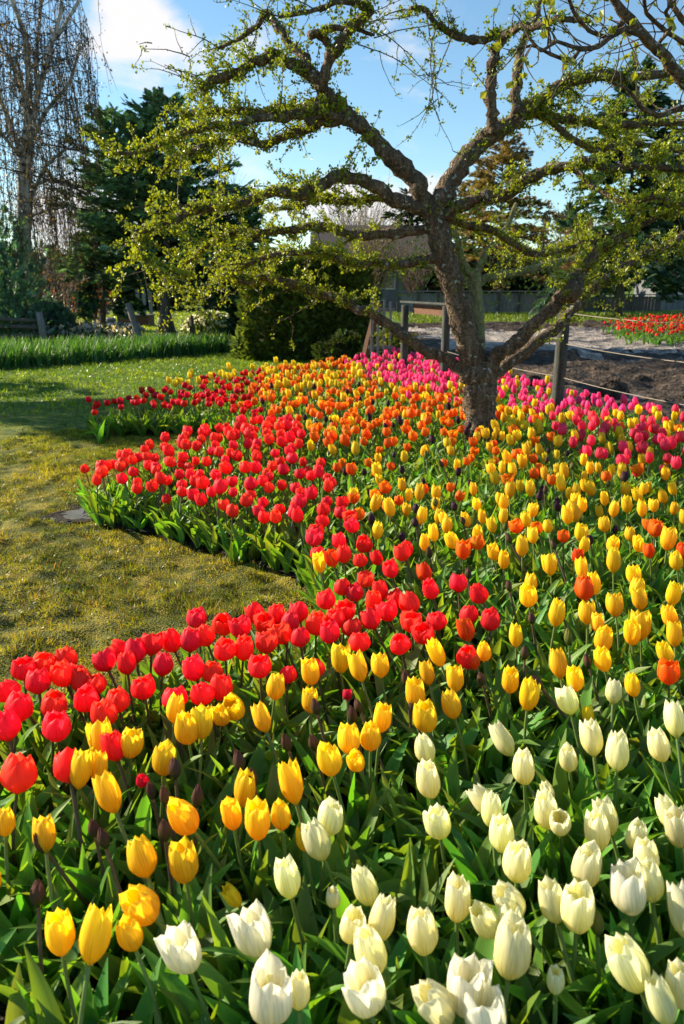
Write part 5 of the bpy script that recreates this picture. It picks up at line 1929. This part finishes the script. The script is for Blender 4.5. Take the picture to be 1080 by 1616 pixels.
# split rail fence at the left
sr = thing('rail_fence', AT(-60, 16.4), 'weathered split rail fence with one pale post at the left edge', 'fence')
p0 = np.array(AT(-90, 16.4)); p1 = np.array(AT(70, 16.4))
for z_, r_ in ((.17, .05), (.36, .05), (.52, .045)):
    mb = MB()
    s = np.linspace(0, 1, 9)
    P = p0 + (p1 - p0) * s[:, None]; P[:, 2] = z_ + .02 * np.sin(s * 7 + z_ * 9)
    tube(mb, P, r_, 7, rough=.15); mb.build('rail', ['wood_dark'], sr)
for uu in (70, -80):
    mb = MB(); b_ = np.array(AT(uu, 16.3)); tube(mb, [b_ - [0, 0, .05], b_ + [0, 0, .35], b_ + [-.03, 0, .68]], [.085, .08, .075], 8, rough=.08); mb.build('post', ['wood_grey'], sr)

post('leaning_pole', AT(223, 16.9), HT(478, 16.9), .15, 'pale leaning pole at the left edge of the cedars', 'pole', 'wood_grey', lean=(-.22, 0))
post('garden_post', AT(163, 18.3), HT(488, 18.3), .11, 'dark upright post left of the leaning pole', 'post', 'wood_dark', roundp=False)
post('garden_post', AT(304, 19), HT(498, 19), .12, 'thin dark stake between the cedar trunks', 'post', 'wood_dark', roundp=False)
br_ = thing('compost_box', AT(186, 24), 'low reddish brown wooden box on the grass behind the leaning pole', 'wooden box')
hb = np.array(AT(186, 24))
mb = MB(); box(mb, (0, 0, 0), (.95, .8, .30), org=hb); mb.build('wall', ['wood_rust'], br_, smooth=False)
mb = MB(); box(mb, (-.04, -.05, .303), (.99, .85, .335), org=hb); mb.build('lid', ['wood_dark'], br_, smooth=False)

# shed at the right edge
sb_ = np.array(AT(1032, 40)); SH = HT(432, 40)
shed = thing('shed', tuple(sb_), 'grey wooden shed with one white framed window at the right edge', 'shed')
mb = MB(); box(mb, (0, 0, 0), (4.2, 3, SH), org=sb_)
x = .0
mb.build('wall', ['siding'], shed, smooth=False)
mb = MB()
for i in range(14):
    box(mb, (.02 + i * .30, -.02, .05), (.05 + i * .30, -.003, SH - .04), org=sb_)
mb.build('battens', ['siding'], shed, smooth=False).name = 'batten_cladding'
mb = MB()
mb.add(np.array([[-.35, -.35, SH + .02], [4.5, -.35, SH + .02], [4.5, 1.5, SH + 1.1], [-.35, 1.5, SH + 1.1], [-.35, 3.35, SH + .02], [4.5, 3.35, SH + .02]]) + sb_, [[0, 1, 2, 3], [3, 2, 5, 4]])
mb.add(np.array([[0, 0, SH], [0, 3, SH], [0, 1.5, SH + .95], [4.2, 0, SH], [4.2, 3, SH], [4.2, 1.5, SH + .95]]) + sb_, None, [[0, 1, 2], [3, 5, 4]])
mb.build('roof', ['roof'], shed, smooth=False)
wz0, wz1 = HT(463, 40), HT(445, 40)
wx = (1066 - 1032) / FPX * 39
win = MB()
for lo_, hi_ in (((wx - .03, -.07, wz0 - .05), (wx + .04, -.022, wz1 + .05)), ((wx + .42, -.07, wz0 - .05), (wx + .49, -.022, wz1 + .05)), ((wx + .042, -.065, wz1 - .01), (wx + .418, -.022, wz1 + .045)), ((wx + .042, -.065, wz0 - .045), (wx + .418, -.022, wz0 + .01))):
    box(win, lo_, hi_, org=sb_)
wo = win.build('window', ['white_trim'], shed, smooth=False)
mb = MB(); box(mb, (wx + .043, -.04, wz0 + .012), (wx + .417, -.03, wz1 - .012), org=sb_)
g = mb.build('pane', ['glass'], None, off=np.array(shed['_loc']), smooth=False); g.parent = wo

# house behind the hedge, glimpsed through the tree
hy = 40
h0 = np.array(AT(505, hy)); eave, ridge_ = HT(405, hy), HT(348, hy)
house = thing('house', tuple(h0), 'grey house with a low shingle roof behind the fruit tree', 'house')
hw = (668 - 505) / FPX * hy * .97
mb = MB(); box(mb, (0, 0, 0), (hw, 6, eave), org=h0); mb.build('wall', ['siding'], house, smooth=False)
mb = MB()
mb.add(np.array([[-.5, -.6, eave - .12], [hw + .5, -.6, eave - .12], [hw + .5, 3, ridge_], [-.5, 3, ridge_], [-.5, 6.6, eave - .12], [hw + .5, 6.6, eave - .12]]) + h0, [[0, 1, 2, 3], [3, 2, 5, 4]])
mb.add(np.array([[0, 0, eave], [0, 6, eave], [0, 3, ridge_ - .15], [hw, 0, eave], [hw, 6, eave], [hw, 3, ridge_ - .15]]) + h0, None, [[0, 1, 2], [3, 5, 4]])
rf = mb.build('roof', ['roof'], house, smooth=False)
for fx in (.25, .62):
    mb = MB(); box(mb, (hw * fx - .55, -.05, 1.0), (hw * fx + .55, -.01, 2.05), org=h0); wo = mb.build('window', ['white_trim'], house, smooth=False)
    mb = MB(); box(mb, (hw * fx - .47, -.075, 1.08), (hw * fx + .47, -.052, 1.97), org=h0); g = mb.build('pane', ['glass'], None, off=np.array(house['_loc']), smooth=False); g.parent = wo

# the red tulip bed beyond the track
fr = MB()
nfr = 900
px_, py_ = [], []
for _ in range(nfr):
    y = rng.uniform(15.2, 24)
    e0 = AT(968, y)[0] + .8 * ((y - 18.5) / 4) ** 2 + .2 * rng.normal()
    px_.append(rng.uniform(e0, e0 + 4.5)); py_.append(y)
px_, py_ = np.array(px_), np.array(py_)
vs = variants('crimson', False)
vr = variants('red', False)
for i, arrs in enumerate([v_['arr'] for v_ in vr[:1] + vs[:3] + variants('redorange', False)[:1]]):
    k_ = np.arange(nfr) % 5 == i
    m_ = int(k_.sum())
    scatter(fr, arrs, np.stack([px_[k_], py_[k_], np.full(m_, .06)], 1), np.stack([rotz(a_) for a_ in rng.uniform(0, 6.28, m_)]), rng.uniform(.7, 1.15, m_), rng.uniform(.55, 1.2, (m_, 1)) * np.ones((1, 3)))
tag(fr.build('far_red_bed', ['petal', 'stem', 'leaf']), kind='stuff')
fs = MB()
th_ = np.linspace(0, 2 * math.pi, 30, endpoint=False)
c0 = np.array([AT(972, 19)[0] + 2.7, 19.3, 0])
fs.add(np.concatenate([np.stack([c0[0] + 3.2 * np.cos(th_), c0[1] + 4.4 * np.sin(th_), np.full(30, .045)], 1), [[c0[0], c0[1], .13]]]), T=[[i, (i + 1) % 30, 30] for i in range(30)])
tag(fs.build('far_bed_soil', ['soil']), kind='structure')

# clods and a flat stone in the mud
for i, (u, y, s) in enumerate(((965, 8.4, .20), (1010, 9.6, .13), (925, 8.0, .12), (1050, 7.4, .14), (840, 9.5, .14))):
    b_ = np.array(AT(u, y))
    mb = MB()
    th_, ph_ = np.meshgrid(np.linspace(0, 2 * math.pi, 10, endpoint=False), np.linspace(.12, math.pi - .12, 6))
    rr_ = 1 + rng.uniform(-.2, .2, th_.shape)
    V = np.stack([np.cos(th_) * np.sin(ph_) * rr_ * s, np.sin(th_) * np.sin(ph_) * rr_ * s * .7, np.cos(ph_) * rr_ * s * .6 + s * .35], -1).reshape(-1, 3) + b_
    id_ = np.arange(60).reshape(6, 10)
    V = np.concatenate([V, [b_ + [0, 0, s * .95], b_ - [0, 0, s * .2]]])
    mb.add(V, np.stack([id_[:-1], np.roll(id_[:-1], -1, 1), np.roll(id_[1:], -1, 1), id_[1:]], -1).reshape(-1, 4), [[j, (j + 1) % 10, 60] for j in range(10)] + [[50 + (j + 1) % 10, 50 + j, 61] for j in range(10)])
    o = mb.build('earth_clod', ['mud'], None, loc=tuple(b_))
    tag(o, ['large earth clod in the mud right of the round post', 'small earth clod far out in the mud', 'earth clod close right of the round fence post', 'earth clod in the mud at the right edge', 'earth clod left of the round fence post'][i], 'clod', 'clods of earth in the mud')

# far wood along the horizon, one mass
fw = MB()
for (x0, x1, yy, hmin, hmax, n_, colr) in ((-75, 75, 78, 2.5, 5.5, 5200, (.035, .055, .03)), (-40, -14, 46, 1.2, 2.6, 1300, (.05, .06, .04)), (14, 45, 52, 3, 6, 1300, (.025, .045, .025)), (-13, -4, 42, 1.0, 2.6, 900, (.045, .06, .035)), (2, 13, 46, 1.5, 3.4, 900, (.03, .045, .025))):
    X = rng.uniform(x0, x1, n_)
    top_ = hmin + (hmax - hmin) * (.5 + .5 * vnoise(X, X * 0, 5, 61)) * (.75 + .25 * vnoise(X, X * 0, 1.3, 62))
    Z = top_ * rng.uniform(0, 1, n_) ** .7
    P_ = np.stack([X, yy + rng.uniform(-3, 3, n_), Z], 1)
    scatter(fw, SPRAY, P_, frames(rng.normal(0, .7, P_.shape) + np.array([0, 0, 1]), rng.uniform(0, 6, n_)), rng.uniform(.7, 1.5, n_), np.array([colr]) * rng.uniform(.5, 1.5, (n_, 1)))
tag(fw.build('far_wood', ['conifer'], smooth=False), kind='stuff')
